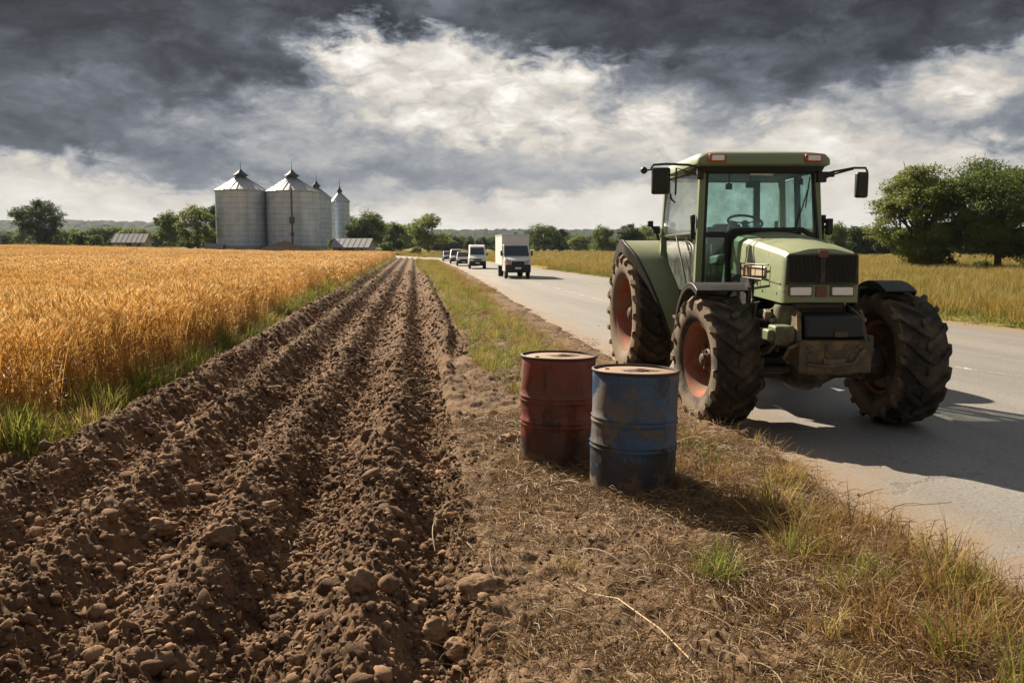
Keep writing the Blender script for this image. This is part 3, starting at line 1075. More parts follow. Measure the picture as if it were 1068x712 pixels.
# ------------------------------------------------------------------ solid modelling helper
class MB:
    def __init__(self):
        self.v, self.f = [], []

    def add(self, vs, fs):
        n = len(self.v)
        self.v += [tuple(map(float, p)) for p in vs]
        self.f += [tuple(i + n for i in f) for f in fs]
        return self

    def hexa(self, p):
        """8 corners: bottom four counter-clockwise, then top four"""
        return self.add(p, [(3, 2, 1, 0), (4, 5, 6, 7), (0, 1, 5, 4), (1, 2, 6, 5), (2, 3, 7, 6), (3, 0, 4, 7)])

    def box(self, c, s, rot=None):
        x, y, z = s[0] / 2, s[1] / 2, s[2] / 2
        P = [Vector(q) for q in ((-x, -y, -z), (x, -y, -z), (x, y, -z), (-x, y, -z), (-x, -y, z), (x, -y, z), (x, y, z), (-x, y, z))]
        if rot is not None:
            P = [rot @ q for q in P]
        return self.hexa([q + Vector(c) for q in P])

    def span(self, a, b):
        """box between two corners"""
        return self.box([(p + q) / 2 for p, q in zip(a, b)], [abs(q - p) for p, q in zip(a, b)])

    def bar(self, p, q, w, h, up=(0, 0, 1)):
        p, q = Vector(p), Vector(q)
        d = (q - p).normalized()
        a = d.cross(Vector(up))
        if a.length < 1e-4:
            a = d.cross(Vector((1, 0, 0)))
        a.normalize()
        b = a.cross(d).normalized()
        a, b = a * w / 2, b * h / 2
        return self.hexa([p - a - b, p + a - b, q + a - b, q - a - b, p - a + b, p + a + b, q + a + b, q - a + b])

    def loft(self, rings, cap=True, closed=True):
        n = len(self.v)
        k = len(rings[0])
        for r in rings:
            self.v += [tuple(map(float, p)) for p in r]
        for i in range(len(rings) - 1):
            for j in range(k if closed else k - 1):
                a, b = n + i * k + j, n + i * k + (j + 1) % k
                self.f.append((a, b, b + k, a + k))
        if cap:
            self.f.append(tuple(n + j for j in range(k))[::-1])
            self.f.append(tuple(n + (len(rings) - 1) * k + j for j in range(k)))
        return self

    def tube(self, pts, r, n=8, cap=True):
        pts = [Vector(p) for p in pts]
        rr = r if isinstance(r, (list, tuple)) else [r] * len(pts)
        rings, ref = [], None
        for i, p in enumerate(pts):
            d = (pts[min(i + 1, len(pts) - 1)] - pts[max(i - 1, 0)]).normalized()
            if ref is None:
                ref = d.cross(Vector((0, 0, 1)) if abs(d.z) < .9 else Vector((1, 0, 0))).normalized()
            a = (ref - d * ref.dot(d)).normalized()
            ref = a
            b = d.cross(a)
            rings.append([p + (a * math.cos(t) + b * math.sin(t)) * rr[i] for t in [2 * math.pi * k / n for k in range(n)]])
        return self.loft(rings, cap)

    def lathe(self, prof, o=(0, 0, 0), axis='z', n=32, cap=True, wob=None):
        """prof: (radius, along)"""
        rings = []
        for (r, t) in prof:
            ring = []
            for k in range(n):
                a = 2 * math.pi * k / n
                q = r if wob is None else r + wob(a, t)
                c, s = math.cos(a) * q, math.sin(a) * q
                p = {'z': (c, s, t), 'x': (t, c, s), 'y': (s, t, c)}[axis]
                ring.append((p[0] + o[0], p[1] + o[1], p[2] + o[2]))
            rings.append(ring)
        return self.loft(rings, cap)

    def quad(self, a, b, c, d, th=.006):
        """a thin pane with real thickness"""
        a, b, c, d = map(Vector, (a, b, c, d))
        nrm = (b - a).cross(d - a).normalized() * th
        return self.hexa([a, b, c, d, a + nrm, b + nrm, c + nrm, d + nrm])

    def build(self, name, mat, parent=None, bevel=0.0, angle=35, seg=2):
        me = bpy.data.meshes.new(name)
        me.from_pydata(self.v, [], self.f)
        bm = bmesh.new()
        bm.from_mesh(me)
        bmesh.ops.recalc_face_normals(bm, faces=bm.faces)
        bm.to_mesh(me)
        bm.free()
        me.materials.append(mat)
        me.shade_smooth()
        me.set_sharp_from_angle(angle=R(angle))
        o = link(name, me, parent)
        if bevel:
            md = o.modifiers.new('bevel', 'BEVEL')
            md.width = bevel
            md.segments = seg
            md.limit_method = 'ANGLE'
            md.angle_limit = R(40)
            md.harden_normals = False
        return o


# ------------------------------------------------------------------ materials of the farm
def galvanised():
    t = material('galvanised_steel')
    v = obco(t)
    n = t.noise(v, .7, 6, .6)
    st = t.noise(t.scale(v, (1, 1, .06)), 2.2, 7, .7)
    c = t.mix(t.step(n, .35, .65), (.43, .53, .66), (.55, .63, .74))
    c = t.mix(t.m('MULTIPLY', t.step(st, .52, .74), .55), c, (.30, .29, .275))
    sp = t.new('ShaderNodeSeparateXYZ')
    t.l.new(v, sp.inputs[0])
    fr = t.m('FRACT', t.m('MULTIPLY', sp.outputs[2], 1.05))       # lapped sheet rings
    c = t.mix(t.m('MULTIPLY', t.step(fr, .86, .96), .5), c, (.13, .135, .14))
    an = t.m('FRACT', t.m('MULTIPLY', t.m('ARCTAN2', sp.outputs[1], sp.outputs[0]), 18 / 6.2832))
    c = t.mix(t.m('MULTIPLY', t.step(an, .94, .98), .35), c, (.15, .155, .16))
    return finish(t, c, t.m('ADD', .30, t.m('MULTIPLY', n, .2)), .42)


M_GALV = galvanised()
M_GALVROOF = simple('roof_sheet', (.38, .40, .42), .42, .35, .12, .8)
M_DKMETAL = simple('dark_metal', (.045, .045, .048), .5, .5, .3, 3)
M_CONC = simple('concrete', (.34, .33, .31), .9, 0, .2, 1.2, dirt=(.2, .18, .15), dirt_amt=.4)
M_SHEDWALL = simple('shed_wall', (.30, .29, .27), .8, 0, .25, 1.0, dirt=(.14, .12, .1), dirt_amt=.4)
M_SHEDROOF = simple('pale_sheet_roof', (.25, .25, .26), .9, .0, .12, .7)
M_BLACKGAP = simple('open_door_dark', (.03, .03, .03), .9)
M_HEAP = soil_material('heap_earth', (.27, .18, .11), (.15, .095, .06), None, 0, 6)
M_STAIN = simple('stained_sheet', (.10, .10, .098), .8, .1, .5, 1.5)


def make_silo(label, x, y, z0, rad, eave, apex, ribs=26, pipe=False):
    t = thing('grain_silo', label, 'silo', (x, y, z0), 0, 'grain silos beyond the wheat')
    prof = []
    nr = int(eave / .34)
    for i in range(nr):
        zz = 1.15 + (eave - 1.15) * i / nr
        st = (eave - 1.15) / nr
        prof += [(rad, zz), (rad + .035, zz + st * .25), (rad, zz + st * .5), (rad - .02, zz + st * .75)]
    prof.append((rad, eave))
    MB().lathe(prof, n=56).build('wall', M_GALV, t)
    MB().lathe([(rad + .10, -.6), (rad + .10, 1.1), (rad - .05, 1.16)], n=48).build('foundation', M_CONC, t)
    ca = eave + (apex - eave) * .86
    roof = MB().lathe([(rad + .16, eave - .06), (rad + .16, eave + .02), (rad * .2, ca), (rad * .18, ca)], n=52)
    for k in range(ribs):
        a = 2 * math.pi * k / ribs
        c, s = math.cos(a), math.sin(a)
        roof.bar(((rad + .14) * c, (rad + .14) * s, eave + .06), (rad * .21 * c, rad * .21 * s, ca + .04), .09, .09)
    rf = roof.build('roof', M_GALVROOF, t)
    MB().lathe([(rad * .21, ca - .05), (rad * .21, ca + .35), (rad * .31, ca + .36), (rad * .30, ca + .45), (rad * .14, ca + .95), (.07, ca + 1.55), (.04, ca + 1.6)], n=28).build('ventilator_cap', M_DKMETAL, rf)
    MB().tube([(0, 0, ca + 1.5), (0, 0, ca + 2.9)], [.055, .03], 6).build('finial', M_DKMETAL, rf)
    # ladder up the wall
    la = R(-62)
    c, s = math.cos(la), math.sin(la)
    ld = MB()
    for o in (-.22, .22):
        ld.bar(((rad + .18) * c - s * o, (rad + .18) * s + c * o, .5), ((rad + .18) * c - s * o, (rad + .18) * s + c * o, eave + .3), .05, .05, (c, s, 0))
    for k in range(int(eave / .4)):
        zz = .8 + k * .4
        ld.bar(((rad + .18) * c + s * .22, (rad + .18) * s - c * .22, zz), ((rad + .18) * c - s * .22, (rad + .18) * s + c * .22, zz), .035, .035)
    ld.build('ladder', M_GALV, t)
    if pipe:
        la = R(-78)
        c, s = math.cos(la), math.sin(la)
        p = MB().tube([((rad + .3) * c, (rad + .3) * s, .5), ((rad + .3) * c, (rad + .3) * s, eave - .8), ((rad + .1) * c * .95, (rad + .1) * s * .95, eave + .4)], .14, 10)
        p.box(((rad + .35) * c, (rad + .35) * s, eave * .52), (.75, .6, 1.1))
        p.box(((rad + .35) * c, (rad + .35) * s, eave * .30), (.55, .5, .5))
        p.build('filling_pipe', M_STAIN, t)
    return t


make_silo('large grey silo nearest the trees, first of the row from the wheat side', -47.7, 154, .75, 4.45, 10.8, 13.4)
make_silo('large grey silo with a dark stained pipe down its wall', -38.7, 154, .75, 4.45, 10.6, 13.3, pipe=True)
make_silo('narrow silo half hidden behind the pipe silo', -39.4, 176, .75, 2.95, 10.7, 13.0)
make_silo('slimmest silo at the end of the row nearest the road', -36.3, 184, .75, 2.0, 10.4, 12.4, 18)


def gable_shed(label, x, y, z, w_, d, hw_, hr, rz, mroof, mwall):
    t = thing('farm_shed', label, 'shed', (x, y, z), rz, 'low sheds by the silos')
    b = MB()
    b.add([(-w_ / 2, -d / 2, -.5), (w_ / 2, -d / 2, -.5), (w_ / 2, d / 2, -.5), (-w_ / 2, d / 2, -.5), (-w_ / 2, -d / 2, hw_), (w_ / 2, -d / 2, hw_), (w_ / 2, d / 2, hw_), (-w_ / 2, d / 2, hw_), (-w_ / 2, 0, hr - .06), (w_ / 2, 0, hr - .06)],
          [(0, 1, 5, 4), (2, 3, 7, 6), (1, 2, 6, 9, 5), (3, 0, 4, 8, 7), (4, 5, 9, 8), (6, 7, 8, 9), (3, 2, 1, 0)])
    b.build('wall', mwall, t)
    r = MB()
    o = .35
    sl = (hr - hw_) / (d / 2)
    for s in (-1, 1):
        r.hexa([(-w_ / 2 - o, s * (d / 2 + o), hw_ - sl * o), (w_ / 2 + o, s * (d / 2 + o), hw_ - sl * o), (w_ / 2 + o, 0, hr), (-w_ / 2 - o, 0, hr),
                (-w_ / 2 - o, s * (d / 2 + o), hw_ - sl * o + .08), (w_ / 2 + o, s * (d / 2 + o), hw_ - sl * o + .08), (w_ / 2 + o, 0, hr + .08), (-w_ / 2 - o, 0, hr + .08)])
    n = int(w_ / .8)
    for k in range(n + 1):
        xx = -w_ / 2 - o + (w_ + 2 * o) * k / n
        r.bar((xx, -d / 2 - o, hw_ - sl * o + .10), (xx, 0, hr + .10), .06, .06)
    r.build('roof', mroof, t)
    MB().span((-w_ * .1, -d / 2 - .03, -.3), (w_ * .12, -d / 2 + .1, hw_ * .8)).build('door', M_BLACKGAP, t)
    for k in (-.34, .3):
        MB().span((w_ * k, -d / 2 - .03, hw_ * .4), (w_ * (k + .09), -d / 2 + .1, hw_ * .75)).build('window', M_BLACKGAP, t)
    return t


gable_shed('white roofed shed between the silos and the trees', -27.3, 150, .30, 6.0, 5.0, 1.45, 2.8, R(-6), M_SHEDROOF, M_SHEDWALL)
gable_shed('low pale roofed barn far behind the wheat, left of the silo trees', -75.2, 172, 1.2, 5.8, 5, 1.5, 3.0, R(6), M_SHEDROOF, M_SHEDWALL)
gable_shed('small grey hut at the foot of the first silo', -51.2, 149.5, .55, 2.2, 2, .9, 1.7, R(12), M_SHEDROOF, M_SHEDWALL)


def heap(label, x, y, z, lx, ly, h, seed):
    nx, ny = 60, 40
    X, Y = np.meshgrid(np.linspace(-lx, lx, nx), np.linspace(-ly, ly, ny))
    rr = np.sqrt((X / lx) ** 2 + (Y / ly) ** 2)
    Z = h * np.clip(1 - rr, 0, 1) ** .9 * (1 + .25 * fbm(X * .9, Y * .9, seed, 4)) - .3 * (rr > .98)
    ii = np.arange((ny - 1) * (nx - 1))
    r0 = (ii // (nx - 1)) * nx + ii % (nx - 1)
    o = link('earth_heap', mesh_np('earth_heap', np.stack([X.ravel(), Y.ravel(), Z.ravel()], 1), np.stack([r0, r0 + 1, r0 + nx + 1, r0 + nx], 1), M_HEAP))
    o.location = (x, y, z)
    tag(o, label, 'heap')


heap('brown earth heap in front of the pipe silo', -38.6, 146.5, .85, 5.4, 3.0, 1.8, 5)
heap('low grey brown earth heap beside the shed', -33.0, 145.5, .4, 3.2, 2.0, 1.0, 9)

# ------------------------------------------------------------------ trees
M_BARK = simple('bark', (.10, .075, .052), .9, 0, .35, 4, .5, .2)
LEAF_A = leafy('oak_leaves', [(.070, .108, .023), (.125, .165, .036), (.09, .13, .028), (.18, .21, .05)], .42, .55, scale=.35)
LEAF_B = leafy('bright_leaves', [(.105, .145, .030), (.19, .23, .050), (.14, .175, .038), (.255, .27, .072)], .46, .55, scale=.35)
LEAF_C = leafy('dark_leaves', [(.048, .074, .020), (.076, .102, .027), (.058, .084, .023), (.10, .125, .034)], .38, .55, scale=.3)


def tree_meshes(seed, H, W, leaf, lobes=15, clumps=26, per=28, mat=LEAF_A, bare=.16, lobe=(.13, .21), gap=.17, shell=.35):
    """trunk with limbs, and a crown of leaf-sized faces gathered in clumps"""
    g = np.random.default_rng(seed)
    tr = MB()
    th = H * .26
    lean = g.normal(0, .03 * H, 2)
    tr.tube([(0, 0, -.4), (lean[0] * .2, lean[1] * .2, th * .35), (lean[0] * .5, lean[1] * .5, th), (lean[0], lean[1], H * .62), (lean[0] * 1.2, lean[1] * 1.2, H * .80)],
            [.040 * H, .028 * H, .022 * H, .012 * H, .004 * H], 9)
    ch = H * (1 - bare)
    cz = H * bare + ch * .5
    C = []
    tries = 0
    while len(C) < lobes and tries < 4000:
        tries += 1
        p = g.normal(0, 1, 3)
        p /= np.linalg.norm(p)
        q = g.uniform(shell, 1) ** .5
        c = np.array([p[0] * W * .5 * .70 * q, p[1] * W * .5 * .70 * q, cz + p[2] * ch * .5 * .84 * q])
        # wide in the middle, a bit narrower at the foot
        if all(np.linalg.norm(c - o[0]) > gap * W for o in C):
            C.append((c, W * g.uniform(*lobe)))
    cc, rad = np.array([c for c, r in C]), np.array([r for c, r in C])
    for c, r in C:
        b = np.array([lean[0] * .5, lean[1] * .5, min(th * g.uniform(.75, 1.7), c[2] * .8)])
        m = b * .5 + c * .5 + g.normal(0, .04 * W, 3) + np.array([0, 0, .02 * H])
        tr.tube([tuple(b), tuple(m), tuple(c), tuple(c + (c - m) * .5)], [.013 * H, .008 * H, .005 * H, .002 * H], 6)
        for k in range(3):
            e = c + g.normal(0, r * .7, 3)
            tr.tube([tuple(m * .4 + c * .6), tuple(e)], [.004 * H, .0015 * H], 5)
    tme = tr.build('trunk', M_BARK)
    tdata = tme.data
    bpy.data.objects.remove(tme)
    P, NV = [], []
    for c, r in zip(cc, rad):
        k = int(clumps * g.uniform(.75, 1.25))
        d = g.normal(0, 1, (k, 3))
        d /= np.linalg.norm(d, axis=1)[:, None]
        d[:, 2] = np.where(d[:, 2] < -.55, -d[:, 2], d[:, 2])
        q = c + d * (r * (g.uniform(.45, 1.12, (k, 1))))
        for j in range(k):
            m = int(per * g.uniform(.6, 1.4))
            s = r * .20 * g.uniform(.7, 1.5)
            P.append(q[j] + np.clip(g.normal(0, 1, (m, 3)), -1.7, 1.7) * s * np.array([1.15, 1.15, .75]))
            NV.append(np.repeat(d[j][None], m, 0) * .6 + g.normal(0, .75, (m, 3)) + np.array([0, 0, .45]))
    P, NV = np.concatenate(P), np.concatenate(NV)
    P[:, 2] = np.maximum(P[:, 2], H * bare * .45 + g.uniform(0, .06, len(P)) * H)
    NV /= np.linalg.norm(NV, axis=1)[:, None]
    a = np.cross(NV, g.normal(0, 1, (len(P), 3)))
    a /= np.linalg.norm(a, axis=1)[:, None]
    b = np.cross(NV, a)
    L = leaf * g.uniform(.6, 1.35, (len(P), 1))
    V = np.empty((len(P) * 4, 3))
    V[0::4] = P - a * L
    V[1::4] = P + b * L * .55 + NV * L * .12
    V[2::4] = P + a * L
    V[3::4] = P - b * L * .55 + NV * L * .12
    F = np.arange(len(P) * 4).reshape(-1, 4)
    me = mesh_np('crown', V, F, mat, False)
    at = me.attributes.new('tone', 'FLOAT', 'POINT')
    at.data.foreach_set('value', np.repeat(g.uniform(0, 1, len(P)), 4).astype(np.float32))
    return tdata, me


def plant_tree(meshes, name, label, cat, x, y, s=1.0, rz=0.0, group=None, sx=1.0, z=None):
    o = link(name, meshes[1])          # the crown is a part like the trunk, below an empty
    bpy.data.objects.remove(o)
    t = thing(name, label, cat, (x, y, land(np.array([x]), np.array([y]))[0] - .05 if z is None else z), rz, group)
    t.scale = (s * sx, s * sx, s)
    link('trunk', meshes[0], t)
    link('crown', meshes[1], t)
    return t


oak1 = tree_meshes(11, 7.5, 6.4, .072, 40, 26, 56, LEAF_B, .0, (.085, .145), .135, .30)
oak2 = tree_meshes(23, 7.7, 9.2, .076, 48, 26, 56, LEAF_A, .0, (.08, .135), .115, .30)
oak3 = tree_meshes(37, 9.6, 12.5, .15, 30, 22, 36, LEAF_C, .04, (.08, .14), .14, .3)
tree4 = tree_meshes(41, 8.0, 7.6, .17, 15, 24, 24, LEAF_B, .10)
tree5 = tree_meshes(53, 8.0, 8.6, .19, 15, 22, 24, LEAF_A, .08)
tree6 = tree_meshes(67, 8.0, 6.6, .19, 14, 22, 24, LEAF_C, .06)
bush7 = tree_meshes(71, 3.0, 4.6, .14, 12, 20, 22, LEAF_A, .0)

plant_tree(oak1, 'oak_tree', 'tall sunlit tree right of the tractor, first of the two big meadow trees', 'tree', 31.0, 66.5, 1.06, .3, 'large trees in the meadow', 1.18)
plant_tree(oak2, 'oak_tree', 'broad dark tree with spreading limbs, the larger big meadow tree at the right', 'tree', 35.9, 64.0, 1.08, 1.2, 'large trees in the meadow', 1.08)
plant_tree(oak3, 'oak_tree', 'big round dark tree standing alone at the far left of the wheat', 'tree', -93, 171, .96, .5)
plant_tree(tree5, 'field_tree', 'olive tree at the left of the pair beside the first silo', 'tree', -62.3, 158, .86, .4, 'trees beside the first silo', .85)
plant_tree(tree4, 'field_tree', 'bright green tree touching the first silo on its left', 'tree', -55.0, 152, .92, 2.0, 'trees beside the first silo', 1.1)
plant_tree(tree6, 'field_tree', 'taller airy tree showing over the bright green one beside the first silo', 'tree', -58.5, 170, 1.12, 3.0, 'trees beside the first silo', .9)
plant_tree(tree6, 'field_tree', 'dark tree rising directly behind the white roofed shed', 'tree', -30.0, 172, .85, 1.0, 'trees between silos and road')
plant_tree(tree5, 'field_tree', 'tallest tree right of the slim silo', 'tree', -27.8, 172, 1.03, 2.2, 'trees between silos and road', .85)
plant_tree(tree6, 'field_tree', 'dark lower tree between the shed trees and the lone roadside tree', 'tree', -25.5, 190, .82, .2, 'trees between silos and road')
plant_tree(tree4, 'field_tree', 'lone rounded tree left of the road where it bends', 'tree', -18.4, 192, 1.06, .9, 'trees between silos and road', 1.18)
plant_tree(tree5, 'field_tree', 'wide dark tree behind the white box truck', 'tree', 8.6, 236, .98, 1.6, 'trees beyond the meadow', 1.35)
plant_tree(tree6, 'field_tree', 'dark tree right beside the wide one behind the truck', 'tree', 13.2, 240, .86, .6, 'trees beyond the meadow', 1.1)
plant_tree(tree4, 'field_tree', 'small pale tree midway between truck and tractor', 'tree', 17.2, 225, .55, .3, 'trees beyond the meadow', 1.3)
plant_tree(tree5, 'field_tree', 'round tree left of the rear tractor fender', 'tree', 21.2, 205, .84, 2.9, 'trees beyond the meadow', .95)
plant_tree(tree6, 'field_tree', 'tree directly above the rear tractor fender', 'tree', 27.2, 205, .92, 1.9, 'trees beyond the meadow', 1.2)
plant_tree(tree4, 'field_tree', 'tree half hidden by the tractor cab', 'tree', 31.5, 206, .8, 1.1, 'trees beyond the meadow', 1.2)
for lab, x, y, s, m, sx in [('thin topped tree just right of the tractor cab', 56.0, 150, .74, tree5, .9), ('dark tree above the tractor hood', 60.5, 152, .70, tree6, 1.2),
                            ('tree right of the hood and left of the sunlit big tree', 65.0, 153, .68, tree6, 1.0), ('shaded tree at the foot of the sunlit big tree', 69.5, 152, .62, tree4, 1.1)]:
    plant_tree(m, 'field_tree', lab, 'tree', x, y, s, x, 'trees behind the tractor', sx)
for lab, x, y, s in [('bush left of the lone big tree at the left edge', -104, 172, 1.05), ('dark bush right of the lone big tree', -85.5, 171, 1.0), ('second bush right of the lone big tree', -82.5, 172, .8),
                     ('low bush left of the pale roofed barn', -79.8, 174, .6), ('dark bush under the slim silo', -32.0, 158, .8), ('bush beside the white roofed shed, right of it', -23.2, 160, .75),
                     ('yellow green bush left of the bend in the road', -18.5, 168, .55), ('bush in the shade right of the broad meadow tree', 40.5, 63, .7),
                     ('low bush at the foot of the broad meadow tree', 31.5, 58, .3), ('bush between the two big meadow trees', 33.2, 68.5, 1.0)]:
    plant_tree(bush7, 'bush', lab, 'bush', x, y, s, x * 1.7, 'bushes round the fields')

# far woods: thickets that read as one mass
fw = [tree5[1], tree6[1], tree4[1]]
xs, ysw, sw = [], [], []


def wood(x0, x1, y0, y1, n, s0, s1):
    xs.append(rng.uniform(x0, x1, n))
    ysw.append(rng.uniform(y0, y1, n))
    sw.append(rng.uniform(s0, s1, n))


wood(-32, 60, 300, 360, 170, .45, .80)
wood(60, 260, 300, 380, 260, .6, 1.0)
wood(-130, -70, 230, 300, 160, .45, .75)
wood(-330, -130, 260, 330, 200, .5, .8)
wood(-70, -30, 210, 300, 70, .8, 1.1)
wood(44, 120, 156, 178, 110, .50, .72)
x, y, s = np.concatenate(xs), np.concatenate(ysw), np.concatenate(sw)
scatter('far_woods', fw, np.stack([x, y, land(x, y) - .3], 1), spin(len(x), .03), np.stack([s * 1.15, s * 1.15, s], 1), rng.integers(0, 3, len(x)), label='dense dark woods along the edge of the far fields', cat='woods')


# wooded hills on the horizon
def hills():
    t = material('wooded_hill')
    g = t.new('ShaderNodeNewGeometry')
    n = t.noise(g.outputs['Position'], .05, 6, .7)
    c = t.mix(n, (.018, .030, .018), (.034, .046, .024))
    return finish(t, c, .95, 0, t.noise(g.outputs['Position'], .16, 5, .7), .8, 3.0, .1)


hx = np.linspace(-1500, 1700, 900)
hy = np.linspace(900, 1400, 46)
HX, HY = np.meshgrid(hx, hy)
crest = 27 - 11 * ss((HX + 650) / 550) + 3.5 * ss((HX - 100) / 500) + 3 * fbm(HX * .004, HY * .004, 401, 3) + 3 * np.clip(-HX / 1500, 0, 1)
HZ = (crest + 3) * ss((HY - 900) / 260) * (1 + .12 * ss((HY - 1150) / 200)) + 2.6 * clods(HX * .12, HY * .12, 1.0, 77) / .3 * ss((HY - 900) / 60) * .8 + 1.2 * fbm(HX * .06, HY * .06, 78, 3)
ii = np.arange((len(hy) - 1) * (len(hx) - 1))
r0 = (ii // (len(hx) - 1)) * len(hx) + ii % (len(hx) - 1)
tag(link('hills', mesh_np('hills', np.stack([HX.ravel(), HY.ravel(), HZ.ravel() + 1.0], 1), np.stack([r0, r0 + 1, r0 + len(hx) + 1, r0 + len(hx)], 1), hills())), kind='structure')

# ------------------------------------------------------------------ haze over the far fields
t = material('haze_air')
pv = t.new('ShaderNodeVolumePrincipled')
pv.inputs['Color'].default_value = (.62, .76, 1.0, 1)
pv.inputs['Density'].default_value = .00007
pv.inputs['Anisotropy'].default_value = .2
o_ = t.new('ShaderNodeOutputMaterial')
t.l.new(pv.outputs[0], o_.inputs['Volume'])
hz = MB().span((-2600, -700, -4), (2600, 2100, 48)).build('haze', t.mat)
tag(hz, kind='stuff')


# ------------------------------------------------------------------ road traffic
M_VWHITE = simple('white_vehicle_paint', (.72, .71, .69), .35, 0, .06, 2, dirt=(.35, .31, .26), dirt_amt=.25, coat=.3)
M_VBOX = simple('white_box_panel', (.66, .655, .64), .5, 0, .06, 1, dirt=(.38, .35, .31), dirt_amt=.3)
M_VSILVER = simple('silver_vehicle_paint', (.20, .205, .21), .5, .1, .06, 2)
M_VDARK = simple('dark_vehicle_paint', (.022, .024, .028), .6, 0, .1, 2)
M_VGREY = simple('grey_vehicle_paint', (.030, .031, .033), .6, 0, .1, 2)
M_PLASTIC = simple('black_plastic', (.022, .022, .023), .55, 0, .25, 8)
M_CARGLASS = simple('vehicle_glass', (.020, .026, .030), .08, 0, .1, 1, spec=.7)
M_LAMP = simple('lamp_lens', (.72, .71, .68), .15, 0, .05, 30, spec=.7)
M_PINKLAMP = simple('amber_tinted_lens', (.50, .34, .27), .2, 0, .15, 30, spec=.7)
M_TAIL = simple('amber_lens', (.55, .20, .05), .2, 0, .1, 30)
M_TYREV = simple('vehicle_tyre', (.025, .025, .025), .85, 0, .3, 8)
M_RIMV = simple('steel_wheel', (.35, .35, .36), .4, .7, .1, 5)
M_PLATE = simple('number_plate', (.66, .66, .62), .5, 0, .04, 5)


def wheel_simple(parent, x, y, r, w_):
    s = 1 if x > 0 else -1
    wv = MB().lathe([(r * .6, -w_ / 2), (r * .93, -w_ / 2), (r, -w_ * .36), (r, w_ * .36), (r * .93, w_ / 2), (r * .6, w_ / 2)], axis='x', n=24).build('wheel', M_TYREV, parent)
    wv.location = (x, y, r)
    rm = MB().lathe([(r * .6, -w_ * .3), (r * .62, s * w_ * .52), (r * .52, s * w_ * .50), (r * .45, s * w_ * .30), (r * .2, s * w_ * .40), (.02, s * w_ * .42)], axis='x', n=20).build('rim', M_RIMV, wv)
    return wv


def body_shell(prof, hw):
    """side outline (y, z) pulled across the width; hw(y, z) is the half width"""
    b = MB()
    left = [(-hw(y, z), y, z) for y, z in prof]
    right = [(hw(y, z), y, z) for y, z in prof]
    b.loft([left, right])
    return b


def box_truck(label, x, y, rz):
    t = thing('box_truck', label, 'truck', (x, y, .0), rz)
    hw = lambda y, z: 1.04 - .05 * max(0, (z - 1.25)) - .14 * max(0, .35 - y) ** 1.0
    body_shell([(0, .42), (-.02, .80), (.06, 1.02), (.22, 1.14), (.66, 1.24), (1.14, 1.92), (1.40, 1.98), (1.40, .42)], hw).build('cab', M_VWHITE, t, .035)
    MB().span((-1.06, 1.36, .72), (1.06, 5.9, 2.52)).build('cargo_box', M_VBOX, t, .03)
    e = MB()
    for s in (-1, 1):
        e.span((s * 1.075, 1.34, 2.46), (s * 1.02, 5.92, 2.55))
        e.span((s * 1.075, 1.34, .70), (s * 1.02, 5.92, .80))
    e.span((-1.06, 1.33, 2.47), (1.06, 1.38, 2.55))
    e.build('edge_rails', M_GALV, t)
    MB().quad((-.95, .69, 1.275), (.95, .69, 1.275), (.90, 1.115, 1.875), (-.90, 1.115, 1.875), .02).build('windshield', M_CARGLASS, t)
    for s in (-1, 1):
        MB().add([(s * 1.0, .80, 1.28), (s * 1.0, 1.34, 1.28), (s * .98, 1.34, 1.86), (s * .98, 1.14, 1.84), (s * 1.06, .80, 1.28), (s * 1.06, 1.34, 1.28), (s * 1.04, 1.34, 1.86), (s * 1.04, 1.14, 1.84)],
                 [(0, 1, 2, 3), (4, 5, 6, 7), (0, 1, 5, 4), (1, 2, 6, 5), (2, 3, 7, 6), (3, 0, 4, 7)]).build('side_window', M_CARGLASS, t)
        MB().hexa([(s * .50, -.07, .82), (s * .92, .02, .82), (s * .92, .12, .82), (s * .50, .03, .82), (s * .56, -.02, 1.04), (s * .90, .06, 1.09), (s * .90, .16, 1.09), (s * .56, .06, 1.04)]).build('headlight', M_PINKLAMP, t)
        MB().box((s * .93, .10, .95), (.05, .10, .14)).build('indicator', M_TAIL, t)
        m = MB().box((s * 1.18, .74, 1.44), (.14, .10, .30))
        m.bar((s * .95, .80, 1.40), (s * 1.18, .76, 1.44), .04, .04)
        m.build('wing_mirror', M_PLASTIC, t, .02)
    g = MB().span((-.48, -.045, .80), (.48, .02, 1.0))
    g.build('grille', M_PLASTIC, t, .01)
    b = MB().hexa([(-.98, .02, .34), (.98, .02, .34), (.98, .30, .34), (-.98, .30, .34), (-.94, -.10, .80), (.94, -.10, .80), (.98, .30, .80), (-.98, .30, .80)])
    b.build('bumper', M_PLASTIC, t, .03)
    MB().box((0, -.085, .60), (.46, .03, .11)).build('number_plate', M_PLATE, t)
    MB().span((-.40, 1.2, .50), (.40, 5.8, .72)).build('chassis', M_DKMETAL, t)
    MB().box((0, 1.42, 2.60), (.22, .10, .07)).build('roof_lamp', M_PLASTIC, t)
    for s in (-1, 1):
        wheel_simple(t, s * .84, .62, .36, .24)
        wheel_simple(t, s * .80, 4.3, .36, .40)
    return t


